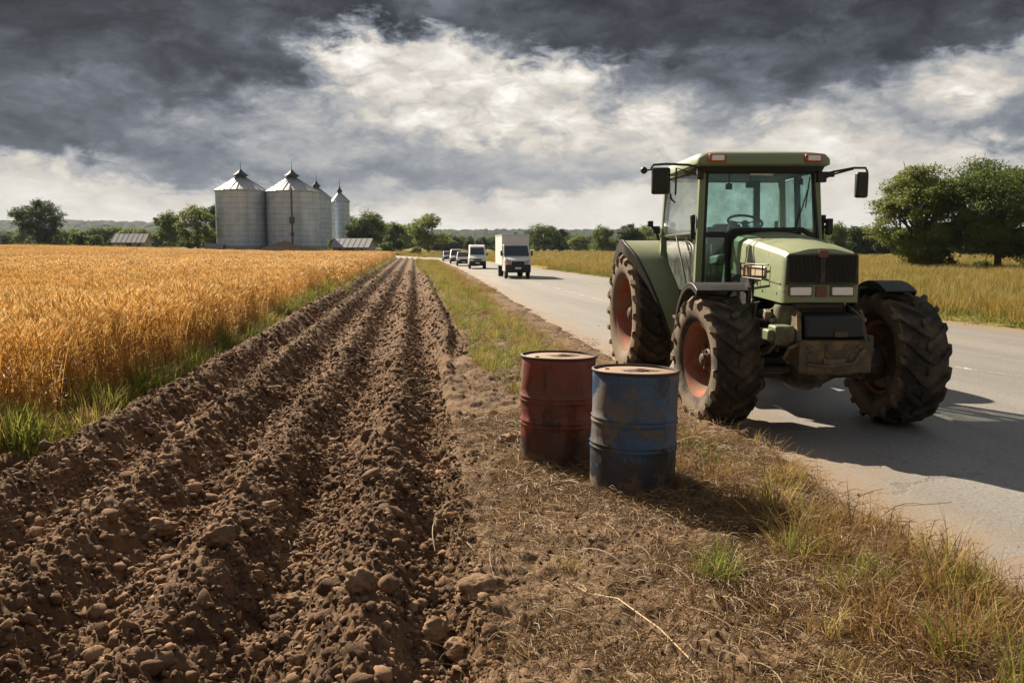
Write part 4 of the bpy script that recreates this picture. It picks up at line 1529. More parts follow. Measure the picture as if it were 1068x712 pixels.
def panel_van(label, x, y, rz, mat, s_=1.0):
    t = thing('delivery_van', label, 'van', (x, y, 0), rz)
    hw = lambda y, z: (.93 - .12 * max(0, z - 1.1)) - .14 * max(0, .3 - y)
    body_shell([(.02, .36), (0, .74), (.12, .95), (.66, 1.12), (1.22, 1.84), (1.60, 2.02), (4.6, 2.04), (4.74, 1.9), (4.8, .36)], hw).build('body', mat, t, .05)
    MB().quad((-.76, .72, 1.175), (.76, .72, 1.175), (.68, 1.19, 1.785), (-.68, 1.19, 1.785), .02).build('windshield', M_CARGLASS, t)
    for s in (-1, 1):
        MB().hexa([(s * .90, .92, 1.22), (s * .90, 1.75, 1.22), (s * .84, 1.75, 1.72), (s * .84, 1.30, 1.72), (s * .935, .92, 1.22), (s * .935, 1.75, 1.22), (s * .872, 1.75, 1.72), (s * .872, 1.30, 1.72)]).build('side_window', M_CARGLASS, t)
        MB().hexa([(s * .46, .02, .78), (s * .84, .07, .76), (s * .84, .16, .76), (s * .46, .12, .78), (s * .50, .08, .93), (s * .80, .16, .98), (s * .80, .26, .98), (s * .50, .20, .93)]).build('headlight', M_LAMP, t)
        m = MB().box((s * 1.04, .98, 1.22), (.16, .10, .24))
        m.build('wing_mirror', M_PLASTIC, t, .02)
        wheel_simple(t, s * .80, .78, .33, .22)
        wheel_simple(t, s * .80, 3.9, .33, .22)
    MB().hexa([(-.9, .04, .28), (.9, .04, .28), (.9, .3, .28), (-.9, .3, .28), (-.86, -.07, .66), (.86, -.07, .66), (.9, .3, .66), (-.9, .3, .66)]).build('bumper', M_PLASTIC, t, .03)
    MB().span((-.42, -.03, .70), (.42, .05, .84)).build('grille', M_PLASTIC, t)
    MB().box((0, -.075, .5), (.44, .03, .10)).build('number_plate', M_PLATE, t)
    t.scale = (s_, s_, s_)
    return t


def family_car(label, x, y, rz, mat, tall=1.0):
    t = thing('car', label, 'car', (x, y, 0), rz, 'cars following the vans')
    h = tall
    hw = lambda y, z: (.86 - .26 * max(0, z - .85)) - .10 * max(0, .4 - y)
    body_shell([(.05, .28), (0, .55), (.15, .72), (1.15, .90), (1.85, 1.40 * h), (2.3, 1.47 * h), (3.3, 1.44 * h), (4.05, .98), (4.3, .90), (4.35, .28)], hw).build('body', mat, t, .05)
    z1, z0 = 1.36 * h, .945
    MB().quad((-.72, 1.20, z0), (.72, 1.20, z0), (.64, 1.79, z1), (-.64, 1.79, z1), .025).build('windshield', M_CARGLASS, t)
    for s in (-1, 1):
        MB().hexa([(s * .82, 1.45, .95), (s * .82, 3.5, .95), (s * .70, 3.1, 1.34 * h), (s * .70, 1.95, 1.34 * h), (s * .86, 1.45, .95), (s * .86, 3.5, .95), (s * .75, 3.1, 1.34 * h), (s * .75, 1.95, 1.34 * h)]).build('side_window', M_CARGLASS, t)
        MB().hexa([(s * .46, -.01, .58), (s * .78, .04, .58), (s * .78, .14, .58), (s * .46, .1, .58), (s * .48, .06, .69), (s * .76, .12, .71), (s * .76, .22, .71), (s * .48, .2, .69)]).build('headlight', M_LAMP, t)
        MB().box((s * .95, 1.45, .98), (.16, .10, .12)).build('wing_mirror', M_PLASTIC, t, .02)
        wheel_simple(t, s * .74, .80, .31, .20)
        wheel_simple(t, s * .74, 3.4, .31, .20)
    MB().hexa([(-.84, .02, .24), (.84, .02, .24), (.84, .3, .24), (-.84, .3, .24), (-.82, -.06, .5), (.82, -.06, .5), (.84, .3, .5), (-.84, .3, .5)]).build('bumper', M_PLASTIC, t, .03)
    MB().span((-.36, -.03, .55), (.36, .06, .66)).build('grille', M_PLASTIC, t)
    MB().box((0, -.065, .40), (.42, .03, .10)).build('number_plate', M_PLATE, t)
    return t


TH = math.atan(SLOPE)
box_truck('white box truck with dark bumper, nearest of the oncoming traffic', .34, 48.6, TH - .01).scale = (.74, 1, .98)
panel_van('white high roofed van following the box truck', -2.75, 69.5, TH - .04, M_VWHITE, 1.0).scale = (.76, .9, .95)
family_car('dark car directly behind the white van, first of the three small cars', -4.45, 80, TH - .03, M_VGREY).scale = (.76, .9, .90)
family_car('grey car with a tall roof, middle of the three small cars', -5.85, 91, TH - .02, M_VSILVER, 1.12).scale = (.76, .9, .92)
family_car('smallest dark car at the tail of the traffic by the road bend', -7.9, 108, TH + .02, M_VDARK).scale = (.76, .9, .82)


# ------------------------------------------------------------------ oil drums
def drum_paint(name, col, col2, rust, amt, soot):
    t = material(name)
    v = obco(t)
    n = t.noise(v, 3.0, 8, .68, .5)
    n2 = t.noise(t.scale(v, (1, 1, .35)), 5.0, 8, .7, .3)
    n3 = t.noise(v, 22, 6, .7)
    c = t.mix(t.noise(v, 1.6, 4, .6), col, col2)
    c = t.mix(t.m('MULTIPLY', t.step(n3, .55, .72), .5), c, tuple(q * 1.5 + .02 for q in col))
    r1 = t.step(n, .60 - amt, .70 - amt)
    c = t.mix(t.m('MULTIPLY', r1, .85), c, rust)
    r2 = t.step(n2, .52, .66)
    c = t.mix(t.m('MULTIPLY', r2, .75), c, tuple(q * .35 for q in rust))
    sp = t.new('ShaderNodeSeparateXYZ')
    t.l.new(v, sp.inputs[0])
    # mud and soot splashed up round the foot
    low = t.m('SUBTRACT', t.m('ADD', .42, t.m('ADD', t.m('MULTIPLY', t.m('SUBTRACT', n, .5), 1.0), t.m('MULTIPLY', t.m('SUBTRACT', n3, .5), .35))), sp.outputs[2])
    c = t.mix(t.m('MULTIPLY', t.step(low, 0.0, .12), .85), c, soot)
    c = t.mix(t.m('MULTIPLY', t.step(low, .24, .36), .7), c, (.16, .105, .065))
    rg = t.m('ADD', .42, t.m('MULTIPLY', t.m('MAXIMUM', r1, r2), .4))
    return finish(t, c, rg, .1, t.m('ADD', n3, t.m('MULTIPLY', r1, .7)), .35, .006, .5)


M_RED = drum_paint('red_drum_paint', (.22, .042, .030), (.13, .030, .024), (.15, .070, .042), .13, (.040, .024, .018))
M_BLUE = drum_paint('blue_drum_paint', (.038, .088, .18), (.026, .056, .115), (.15, .115, .088), .14, (.022, .020, .019))


def lid_material():
    t = material('dusty_drum_lid')
    v = obco(t)
    sp = t.new('ShaderNodeSeparateXYZ')
    t.l.new(v, sp.inputs[0])
    n = t.noise(v, 7, 8, .7)
    n2 = t.noise(v, 30, 5, .7)
    c = t.mix(n, (.21, .13, .082), (.32, .215, .145))
    c = t.mix(t.m('MULTIPLY', t.step(n, .56, .68), .7), c, (.24, .10, .055))
    c = t.mix(t.m('MULTIPLY', t.step(n2, .6, .75), .4), c, (.42, .31, .23))
    return finish(t, c, .75, 0, n2, .3, .004)


M_LID = lid_material()
M_RUSTDK = simple('dark_rust', (.040, .022, .015), .9, 0, .4, 10)
M_RIMDARK = simple('drum_chime', (.06, .035, .028), .6, .3, .5, 14)


def oil_drum(label, x, y, paintm, tilt, rz, seed, ribs):
    H, r = .925, .312
    z0 = float(height(np.array([x]), np.array([y]), False)[0]) - .015
    t = thing('oil_drum', label, 'drum', (x, y, z0), rz, 'oil drums on the verge')
    t.rotation_euler = (tilt[0], tilt[1], rz)

    def wob(a, tt):
        q = np.array([math.cos(a) * 1.3 + seed]), np.array([math.sin(a) * 1.3 + tt * 2.6])
        return .018 * float(vnoise(q[0], q[1], 900 + seed)[0]) + .004 * float(vnoise(q[0] * 3, q[1] * 3, 950 + seed)[0])
    prof = [(r - .01, 0.0), (r + .006, 0.0), (r + .006, .018), (r - .004, .03), (r, .06)]
    zs = sorted(ribs)
    z = .06
    for rb in zs:
        while z + .05 < rb - .035:
            z += .05
            prof.append((r, z))
        for dz in (-.016, .016):
            prof += [(r, rb + dz - .013), (r + .007, rb + dz - .004), (r + .008, rb + dz + .002), (r, rb + dz + .011)]
        z = rb + .03
    while z + .05 < H - .05:
        z += .05
        prof.append((r, z))
    prof += [(r, H - .032), (r - .003, H - .022)]
    MB().lathe(prof, n=72, wob=wob).build('shell', paintm, t, angle=60)
    MB().lathe([(r - .004, H - .024), (r + .007, H - .018), (r + .009, H - .006), (r + .004, H), (r - .006, H), (r - .010, H - .010), (r - .012, H - .030)], n=72, cap=False).build('top_rim', M_RIMDARK, t, angle=60)
    lid = MB().lathe([(r - .008, H - .020), (r - .04, H - .019), (r - .05, H - .014), (.16, H - .013), (.02, H - .012)], n=60).build('lid', M_LID, t, angle=50)
    b = MB().lathe([(.050, H - .014), (.050, H - .004), (.040, H - .001), (.030, H - .001), (.026, H - .006), (.002, H - .006)], o=(.035, -.03, 0), n=20)
    b.build('bung', M_RUSTDK, lid)
    s = MB()
    k = 30
    g = np.random.default_rng(seed)
    rr = [.092 + .020 * math.sin(2 * a_ + seed) + .012 * g.normal() for a_ in np.linspace(0, 6.28, k, endpoint=False)]
    top = [(.035 + 1.25 * rr[i] * math.cos(6.2832 * i / k), -.03 + rr[i] * math.sin(6.2832 * i / k), H - .0105) for i in range(k)]
    bot = [(p[0], p[1], H - .0135) for p in top]
    s.loft([bot, top])
    s.build('rust_stain', M_RUSTDK, lid)
    MB().lathe([(.016, H - .014), (.016, H - .006), (.002, H - .005)], o=(-.17, .12, 0), n=14).build('vent_plug', M_RUSTDK, lid)
    return t


oil_drum('red rusty oil drum behind the blue one', .375, 7.10, M_RED, (R(.6), R(1.0)), 1.1, 3, (.375, .575))
oil_drum('blue oil drum with brown rust patches, in front of the red one', .885, 6.24, M_BLUE, (R(-.6), R(1.6)), .4, 8, (.375, .565))

# ------------------------------------------------------------------ single stones and stalks
M_STONE = soil_material('field_stone', (.27, .175, .11), (.13, .08, .048), None, 0, 40)


def stone(name, label, cat, x, y, r, fl, seed, group, rz=0.0, el=1.0, tilt=0.0):
    me = clod_mesh(name, M_STONE, seed, 4, fl, .40)
    o = link(name, me)
    z = float(height(np.array([x]), np.array([y]))[0])
    o.location = (x, y, z + r * fl * .5)
    r *= .92
    o.scale = (r * el, r, r)
    o.rotation_euler = (tilt, 0, rz)
    tag(o, label, cat, group)


gname = 'big clods lying on the ploughed earth'
stone('clod', 'pale flat oval clod in the furrow at the lower left', 'clod', -1.95, 4.10, .085, .55, 501, gname, .5, 1.1, .15)
stone('clod', 'long slab shaped clod at the foot of the rightmost ridge', 'clod', -.165, 4.31, .105, .60, 515, gname, .35, 1.35, .25)
stone('clod', 'pale clod in the furrow left of the rightmost ridge', 'clod', -1.15, 4.46, .075, .75, 527, gname, 2.6, 1.15)
stone('clod', 'dark rounded clod on the left slope of the second ridge', 'clod', -1.60, 4.58, .085, .8, 533, gname, 1.0, 1.2)
stone('clod', 'large lumpy clod on the crest left of centre', 'clod', -2.32, 5.52, .085, .8, 541, gname, .2, 1.2)
stone('clod', 'round clod at the bottom of the picture on the rightmost ridge', 'clod', -.70, 3.83, .075, .9, 555, gname)
stone('clod', 'dark squarish clod on the flank of the rightmost ridge', 'clod', -.38, 4.03, .085, .85, 563, gname, .8, 1.1)
stone('clod', 'smaller dark clod beside the squarish one', 'clod', -.27, 3.92, .068, .8, 571, gname, 2.0, 1.2)
stone('clod', 'long low clod high on the second ridge', 'clod', -1.63, 5.56, .07, .6, 583, gname, .6, 1.5)
stone('earth_lump', 'crumbling earth lump left of the red drum', 'clod', -.02, 7.75, .10, .6, 591, None, .3, 1.3)
stone('road_stone', 'small brown stone lying on the asphalt edge', 'stone', 2.55, 5.83, .045, .6, 605, None, .2, 1.3)

M_STALK = leafy('dry_stalk', [(.62, .48, .28), (.55, .40, .22)], .1, .6)


def stalk(label, pts, r):
    P = []
    for (x, y, dz) in pts:
        P.append((x, y, float(height(np.array([x]), np.array([y]))[0]) + dz))
    o = MB().tube(P, [r * (1 - .5 * i / (len(P) - 1)) for i in range(len(P))], 7).build('straw_stalk', M_STALK)
    tag(o, label, 'stalk', 'loose dry stalks')


stalk('long pale dry stalk lying on the earth at the bottom', [(.80, 3.52, .02), (.68, 3.80, .03), (.52, 4.08, .035), (.40, 4.30, .02), (.32, 4.45, .012)], .0045)
stalk('thin dry stalk reaching out from the foot of the blue drum', [(1.62, 6.35, .05), (1.25, 6.05, .05), (.95, 5.86, .03), (.72, 5.74, .012)], .0035)


# ------------------------------------------------------------------ tractor
def tractor_paint():
    t = material('faded_green_paint')
    v = obco(t)
    a = t.noise(v, 1.6, 6, .62)
    b = t.noise(v, 7.0, 8, .7, .4)
    d = t.noise(v, 34, 5, .7)
    c = t.mix(a, (.155, .205, .105), (.205, .250, .138))
    c = t.mix(t.m('MULTIPLY', t.step(b, .48, .64), .40), c, (.25, .235, .15))
    c = t.mix(t.m('MULTIPLY', t.step(b, .61, .68), .85), c, (.16, .065, .030))
    c = t.mix(t.m('MULTIPLY', t.step(d, .62, .74), .6), c, (.13, .09, .05))
    g = t.new('ShaderNodeNewGeometry')
    sp = t.new('ShaderNodeSeparateXYZ')
    t.l.new(g.outputs['Normal'], sp.inputs[0])
    # dust that has settled on level surfaces
    c = t.mix(t.m('MULTIPLY', t.m('MULTIPLY', t.step(sp.outputs[2], .5, .95), t.step(a, .3, .7)), .45), c, (.33, .29, .19))
    return finish(t, c, t.m('ADD', .36, t.m('MULTIPLY', b, .35)), 0, d, .08, .003, .5, .15)


def rubber():
    t = material('muddy_tyre')
    v = obco(t)
    a = t.noise(v, 3.0, 7, .68)
    b = t.noise(v, 24, 6, .7)
    c = t.mix(b, (.020, .019, .018), (.045, .040, .036))
    c = t.mix(t.m('MULTIPLY', t.step(a, .40, .66), .72), c, (.150, .112, .078))
    c = t.mix(t.m('MULTIPLY', t.step(b, .58, .74), .4), c, (.20, .155, .11))
    # dried mud on the sidewalls
    sp = t.new('ShaderNodeSeparateXYZ')
    t.l.new(v, sp.inputs[0])
    sd = t.step(t.m('ADD', t.m('ABSOLUTE', sp.outputs[0]), t.m('MULTIPLY', t.m('SUBTRACT', a, .5), .10)), .205, .245)
    c = t.mix(t.m('MULTIPLY', sd, .75), c, (.215, .165, .115))
    return finish(t, c, .88, 0, b, .4, .006, .25)


M_GREENP = tractor_paint()
M_RUBBER = rubber()
M_RIMRED = simple('faded_red_rim', (.25, .080, .050), .8, 0, .45, 5, .15, .2, dirt=(.21, .14, .095), dirt_amt=.65, dscale=6)
M_HUB = simple('greasy_hub', (.085, .05, .038), .6, .2, .4, 8, .2, .5, dirt=(.06, .045, .035), dirt_amt=.6, dscale=7)
M_GRIME = simple('greasy_cast_iron', (.050, .045, .038), .62, .25, .5, 6, .3, .5, dirt=(.17, .115, .065), dirt_amt=.45, dscale=6)
M_GRIMEG = simple('grimy_green_casting', (.105, .125, .065), .6, 0, .4, 5, .25, .5, dirt=(.09, .06, .035), dirt_amt=.6, dscale=6)
M_BRACKET = simple('muddy_bracket', (.085, .070, .048), .7, .1, .5, 5, .3, .4, dirt=(.21, .14, .075), dirt_amt=.55, dscale=8)
M_BLACKP = simple('dull_black_paint', (.018, .018, .018), .5, 0, .4, 7, .1, .4, dirt=(.12, .085, .055), dirt_amt=.25, dscale=6)
M_SEAL = simple('rubber_seal', (.012, .014, .013), .6, 0, .2, 5)
M_INSIDE = simple('cab_lining', (.085, .110, .108), .75, 0, .2, 5)
M_SEATM = simple('seat_cover', (.055, .065, .065), .85, 0, .3, 8)
M_LENS = simple('headlamp_glass', (.80, .77, .76), .12, 0, .08, 40, spec=.8)
M_REDLENS = simple('red_lamp_bezel', (.40, .075, .045), .35, 0, .2, 20)
M_DULLLENS = simple('dull_lamp_lens', (.46, .36, .27), .3, 0, .2, 20, dirt=(.3, .2, .12), dirt_amt=.4)
M_AMBERDULL = simple('faded_amber_lens', (.33, .15, .06), .4, 0, .2, 20)
M_BADGE = simple('rusted_badge', (.16, .07, .05), .7, .1, .5, 40)
M_CHROME = simple('worn_chrome', (.45, .44, .42), .35, .8, .3, 12)


def cab_glass(name, tint, film):
    t = material(name)
    tr = t.new('ShaderNodeBsdfTransparent')
    tr.inputs[0].default_value = (*tint, 1)
    gl = t.new('ShaderNodeBsdfGlossy')
    gl.inputs['Roughness'].default_value = .03
    df = t.new('ShaderNodeBsdfDiffuse')
    v = obco(t)
    t.put(df.inputs[0], (.34, .36, .32))
    lw = t.new('ShaderNodeFresnel')
    gb = t.new('ShaderNodeNewGeometry')
    t.put(lw.inputs[0], t.m('SUBTRACT', 1.5, t.m('MULTIPLY', gb.outputs['Backfacing'], 1.5 - 1 / 1.5)))
    n = t.noise(v, 4.0, 7, .7)
    a = t.new('ShaderNodeMixShader')
    t.put(a.inputs[0], t.m('MULTIPLY', t.step(n, .30, .75), film))      # dust film; a thick one also paints in a whitish sky sheen
    t.l.new(tr.outputs[0], a.inputs[1])
    t.l.new(df.outputs[0], a.inputs[2])
    b = t.new('ShaderNodeMixShader')
    t.put(b.inputs[0], t.m('ADD', .02, t.m('MULTIPLY', lw.outputs[0], .9)))
    t.l.new(a.outputs[0], b.inputs[1])
    t.l.new(gl.outputs[0], b.inputs[2])
    o = t.new('ShaderNodeOutputMaterial')
    t.l.new(b.outputs[0], o.inputs[0])
    return t.mat


M_GLASS = cab_glass('tinted_cab_glass', (.75, .955, .92), .10)
M_SIDEGLASS = cab_glass('dusty_sheen_glass', (.89, .92, .91), .34)  # film thickened to whiten panes like reflected sky and dim sunlight passing through

TR = thing('tractor', 'dusty faded green tractor with rusty red wheels parked on the road edge', 'tractor', (3.06, 8.8, 0.0), R(1.5))


def tractor_wheel(x, y, Rr, W, rr, side, lugs, phase):
    wh_ = thing('wheel', None, None, (x, y, Rr - .012), 0)
    wh_.parent = TR
    wh_.rotation_euler = (phase, 0, R((8 if side < 0 else 4) if Rr < .8 else 5))
    prof = [(rr * .97, -.36), (rr * 1.02, -.42), (rr + (Rr - rr) * .28, -.49), (rr + (Rr - rr) * .55, -.505), (rr + (Rr - rr) * .76, -.48), (Rr * .91, -.44),
            (Rr * .933, -.25), (Rr * .94, 0), (Rr * .933, .25), (Rr * .91, .44), (rr + (Rr - rr) * .76, .48), (rr + (Rr - rr) * .55, .505), (rr + (Rr - rr) * .28, .49), (rr * 1.02, .42), (rr * .97, .36)]
    ty = MB().lathe([(r, s * W) for r, s in prof], axis='x', n=80, cap=False)
    k = W * .5 / Rr * 1.02
    pitch = 2 * math.pi / lugs
    lw_ = pitch * Rr * .150
    for sd in (-1, 1):
        for i in range(lugs):
            p0 = pitch * (i + (.5 if sd > 0 else 0))
            rings = []
            for s in (0.0, .25, .5, .75, .93):
                xx = sd * (s * W * .5 + .004 - (.025 if s == 0 else 0))
                rb = np.interp(abs(xx) / W, [0, .25, .44, .5], [Rr * .94, Rr * .933, Rr * .91, Rr * .87]) - .015
                rt = Rr - .022 * (s ** 2)
                ph = p0 + k * s ** 1.15
                rings.append((xx, rb, rt, ph, 1.0))
            rings.append((sd * W * .515, rr + (Rr - rr) * .70, None, p0 + k * 1.10, 1.05))
            rings.append((sd * W * .50, rr + (Rr - rr) * .52, None, p0 + k * 1.14, .8))
            L = []
            for (xx, rb, rt, ph, wf) in rings:
                hb, ht = lw_ * wf / Rr * 1.25, lw_ * wf / Rr * .85
                # slanted lug: its width is measured along the circumference
                if rt is None:
                    xo = xx + sd * .022
                    q = [(xx - sd * .02, rb, ph - hb), (xx - sd * .02, rb, ph + hb), (xo, rb + .015, ph + ht), (xo, rb + .015, ph - ht)]
                else:
                    q = [(xx, rb, ph - hb), (xx, rb, ph + hb), (xx, rt, ph + ht), (xx, rt, ph - ht)]
                L.append([(a, -r * math.cos(p), r * math.sin(p)) for a, r, p in q])
            ty.loft(L)
    ty.build('tyre', M_RUBBER, wh_, angle=40)
    s = side
    rim = MB().lathe([(rr * .985, -s * W * .36), (rr * .90, -s * W * .33), (rr * .86, -s * W * .10), (rr * .84, s * W * .10), (rr * .88, s * W * .30), (rr * 1.0, s * W * .37), (rr * 1.03, s * W * .40), (rr * 1.02, s * W * .415),
                      (rr * .96, s * W * .39), (rr * .86, s * W * .31), (rr * .80, s * W * .13), (rr * .74, -s * W * .02), (rr * .60, -s * W * .05), (rr * .42, s * W * .06), (rr * .34, s * W * .06)], axis='x', n=56, cap=False)
    rim.lathe([(rr * .34, s * W * .059), (rr * .34, s * W * .0), (.01, s * W * .0)], axis='x', n=30)
    for i in range(8):
        a = 2 * math.pi * i / 8 + .2
        rim.box((-s * W * .005, rr * .68 * math.cos(a), rr * .68 * math.sin(a)), (.05, .07, .07), Matrix.Rotation(a, 3, 'X'))
    rim.build('rim', M_RIMRED, wh_, angle=40)
    hub = MB().lathe([(rr * .30, s * W * .06), (rr * .30, s * W * .17), (rr * .25, s * W * .20), (rr * .17, s * W * .21), (rr * .16, s * W * .30), (rr * .10, s * W * .33), (.01, s * W * .335)], axis='x', n=24)
    for i in range(8):
        a = 2 * math.pi * i / 8
        hub.lathe([(.016, s * W * .19), (.016, s * W * .235), (.002, s * W * .24)], o=(0, rr * .225 * math.cos(a), rr * .225 * math.sin(a)), axis='x', n=6)
    if Rr < .8:
        hub.lathe([(rr * .60, -s * W * .30), (rr * .82, -s * W * .26), (rr * .82, -s * W * .12), (rr * .3, -s * W * .10)], axis='x', n=36)
    hub.lathe([(.13, -s * W * .45), (.15, -s * W * .2), (.19, -s * W * .05), (.19, s * W * .05)], axis='x', n=24)
    hub.build('hub', M_HUB, wh_, angle=40)
    return wh_


FX = (-.985, .865)
tractor_wheel(FX[0], 0, .665, .46, .38, -1, 17, .12)
tractor_wheel(FX[1], 0, .685, .47, .39, 1, 17, .30)
tractor_wheel(-1.12, 3.5, .865, .60, .53, -1, 20, .05)
tractor_wheel(.90, 3.5, .865, .60, .53, 1, 20, .2)


# --- hood
def hood_c(y):
    return -.215 + (y + .78) / 2.05 * .215


def hood_ring(y, hw, zt, zb, r=.10, crown=.03):
    c = hood_c(y)
    P = [(c - hw, y, zb), (c - hw * 1.01, y, zb + (zt - r - zb) * .5), (c - hw * .99, y, zt - r)]
    for a in (30, 60):
        P.append((c - hw + r * (1 - math.cos(R(a))), y, zt - r + r * math.sin(R(a))))
    P += [(c - hw + r * 1.2, y, zt), (c - hw * .35, y, zt + crown), (c, y, zt + crown * 1.25), (c + hw * .35, y, zt + crown), (c + hw - r * 1.2, y, zt)]
    for a in (60, 30):
        P.append((c + hw - r * (1 - math.cos(R(a))), y, zt - r + r * math.sin(R(a))))
    P += [(c + hw * .99, y, zt - r), (c + hw * 1.01, y, zt - r - (zt - r - zb) * .5), (c + hw, y, zb)]
    return P


hood = MB()
hood.loft([hood_ring(y, hw, zt, zb, r) for y, hw, zt, zb, r in [
    (-.79, .335, 1.715, 1.285, .07), (-.765, .352, 1.745, 1.275, .09), (-.70, .362, 1.765, 1.275, .10), (-.3, .385, 1.805, 1.28, .11), (.25, .415, 1.855, 1.285, .12), (.255, .415, 1.856, 1.47, .12),
    (.8, .45, 1.90, 1.475, .12), (1.30, .48, 1.935, 1.48, .12)]])
hood_o = hood.build('hood', M_GREENP, TR, .006, 30)
for s in (-1, 1):          # black engine screens below the hood
    x0_, x1_ = hood_c(.26) + s * .417, hood_c(1.3) + s * .482
    P = [(x0_, .30, 1.02), (x1_, 1.28, 1.02), (x1_, 1.28, 1.49), (x0_, .30, 1.49)]
    MB().hexa([(x - s * .10, y, z) for x, y, z in P] + P).build('engine_screen', M_BLACKP, TR)
sm = MB()
for s in (-1, 1):
    sm.bar((hood_c(-.72) + s * .368, -.72, 1.455), (hood_c(.25) + s * .421, .25, 1.50), .012, .012)
for s in (-1, 1):
    sm.bar((hood_c(.62) + s * .438, .62, 1.50), (hood_c(.62) + s * .432, .62, 1.80), .010, .010)
    for yy in (-.6, -.1):
        q = hood_c(yy) + s * (.352 + (yy + .79) / 2.05 * .13 + .004)
        sm.lathe([(.002, -.008), (.014, -.006), (.014, .006), (.002, .008)], o=(q, yy, 1.36), axis='x', n=10)
sm.build('hood_seam', M_GRIMEG, hood_o)
fy = -.795
fc = hood_c(-.78)
# grille: two dark screens beside a centre bar
gl = MB().span((fc - .318, fy - .004, 1.468), (fc - .030, fy + .05, 1.712)).span((fc + .030, fy - .004, 1.468), (fc + .318, fy + .05, 1.712))
for k in range(23):
    for s in (-1, 1):
        xx = fc + s * (.042 + k * .0122)
        gl.span((xx - .0025, fy - .014, 1.474), (xx + .0025, fy - .003, 1.706))
gl.build('grille', M_BLACKP, TR)
fr_ = MB()
for s in (-1, 1):
    fr_.bar((fc + s * .326, fy - .006, 1.455), (fc + s * .318, fy - .006, 1.72), .016, .03)
fr_.bar((fc - .33, fy - .006, 1.455), (fc + .33, fy - .006, 1.455), .03, .016)
fr_.bar((fc - .32, fy - .006, 1.722), (fc + .32, fy - .006, 1.722), .03, .014)
fr_.span((fc - .026, fy - .02, 1.45), (fc + .026, fy + .02, 1.73))
fr_.build('grille_frame', M_BLACKP, TR, .004)
bd = MB().span((fc - .045, fy - .028, 1.70), (fc + .045, fy - .012, 1.765))
bd.build('badge', M_BADGE, TR, .006)
MB().span((fc - .052, fy - .012, 1.335), (fc + .052, fy + .01, 1.43)).build('badge', M_BADGE, TR, .004)
for s in (-1, 1):
    hl = MB().span((fc + s * .195 - .112, fy - .010, 1.338), (fc + s * .195 + .112, fy + .03, 1.438)).build('headlight', M_GRIMEG, TR, .01)
    MB().span((fc + s * .195 - .098, fy - .020, 1.350), (fc + s * .195 + .098, fy - .004, 1.426)).build('lens', M_LENS, hl, .010)
# marker lamp with wire guard on the hood side
lx = hood_c(.05) - .408
ml = MB().hexa([(lx - .035, -.22, 1.50), (lx + .02, -.22, 1.50), (lx + .02, .42, 1.49), (lx - .05, .42, 1.49), (lx - .03, -.22, 1.60), (lx + .02, -.22, 1.60), (lx + .02, .42, 1.60), (lx - .045, .42, 1.60)]).build('marker_lamp', M_DULLLENS, TR, .012)
MB().hexa([(lx - .055, .26, 1.495), (lx - .02, .26, 1.495), (lx - .02, .425, 1.488), (lx - .058, .425, 1.488), (lx - .05, .26, 1.605), (lx - .02, .26, 1.605), (lx - .02, .425, 1.605), (lx - .054, .425, 1.605)]).build('amber_lens', M_AMBERDULL, ml, .008)
wg = MB()
for zz in (1.478, 1.622):
    wg.tube([(lx + .0, .50, zz), (lx - .075, .46, zz), (lx - .065, -.28, zz), (lx - .03, -.34, zz)], .008, 6)
for yy in (.46, .1, -.28):
    wg.tube([(lx - .07, yy, 1.478), (lx - .07, yy, 1.622)], .007, 6)
wg.build('lamp_guard', M_BLACKP, ml)

# --- chassis, engine and the clutter under the hood
ch = MB()
ch.span((-.36, -.55, .80), (.12, 1.4, 1.27))
ch.span((-.30, 1.3, .55), (.22, 3.6, 1.15))
ch.lathe([(.02, 2.95), (.26, 3.0), (.30, 3.2), (.30, 3.8), (.24, 3.95), (.02, 4.0)], o=(-.1, 0, .86), axis='y', n=24)
ch.lathe([(.17, -1.0), (.15, -.4), (.24, -.25), (.24, .05), (.15, .2), (.17, .8)], o=(0, 3.5, .86), axis='x', n=24)
ch.build('engine_block', M_GRIME, TR, .015)
en = MB()
g_ = np.random.default_rng(5)
en.lathe([(.075, .86), (.08, .90), (.08, 1.14), (.05, 1.17)], o=(-.50, -.05, 0), n=18)
en.lathe([(.06, .92), (.065, .94), (.065, 1.18), (.04, 1.2)], o=(-.52, .25, 0), n=16)
for k in range(9):
    c0 = (-.47 + g_.normal(0, .05), -.45 + k * .17, .82 + g_.uniform(0, .36))
    en.box(c0, (g_.uniform(.08, .2), g_.uniform(.07, .16), g_.uniform(.07, .18)))
for k in range(7):
    c0 = (.20 + g_.normal(0, .03), -.45 + k * .2, .85 + g_.uniform(0, .3))
    en.box(c0, (g_.uniform(.08, .16), g_.uniform(.07, .16), g_.uniform(.07, .18)))
en.build('engine_fittings', M_GRIME, TR, .012)
M_PIPE = simple('dusty_pipe', (.22, .185, .13), .6, .3, .4, 12, .2, .5, dirt=(.10, .07, .045), dirt_amt=.5, dscale=9)
pp_ = MB()
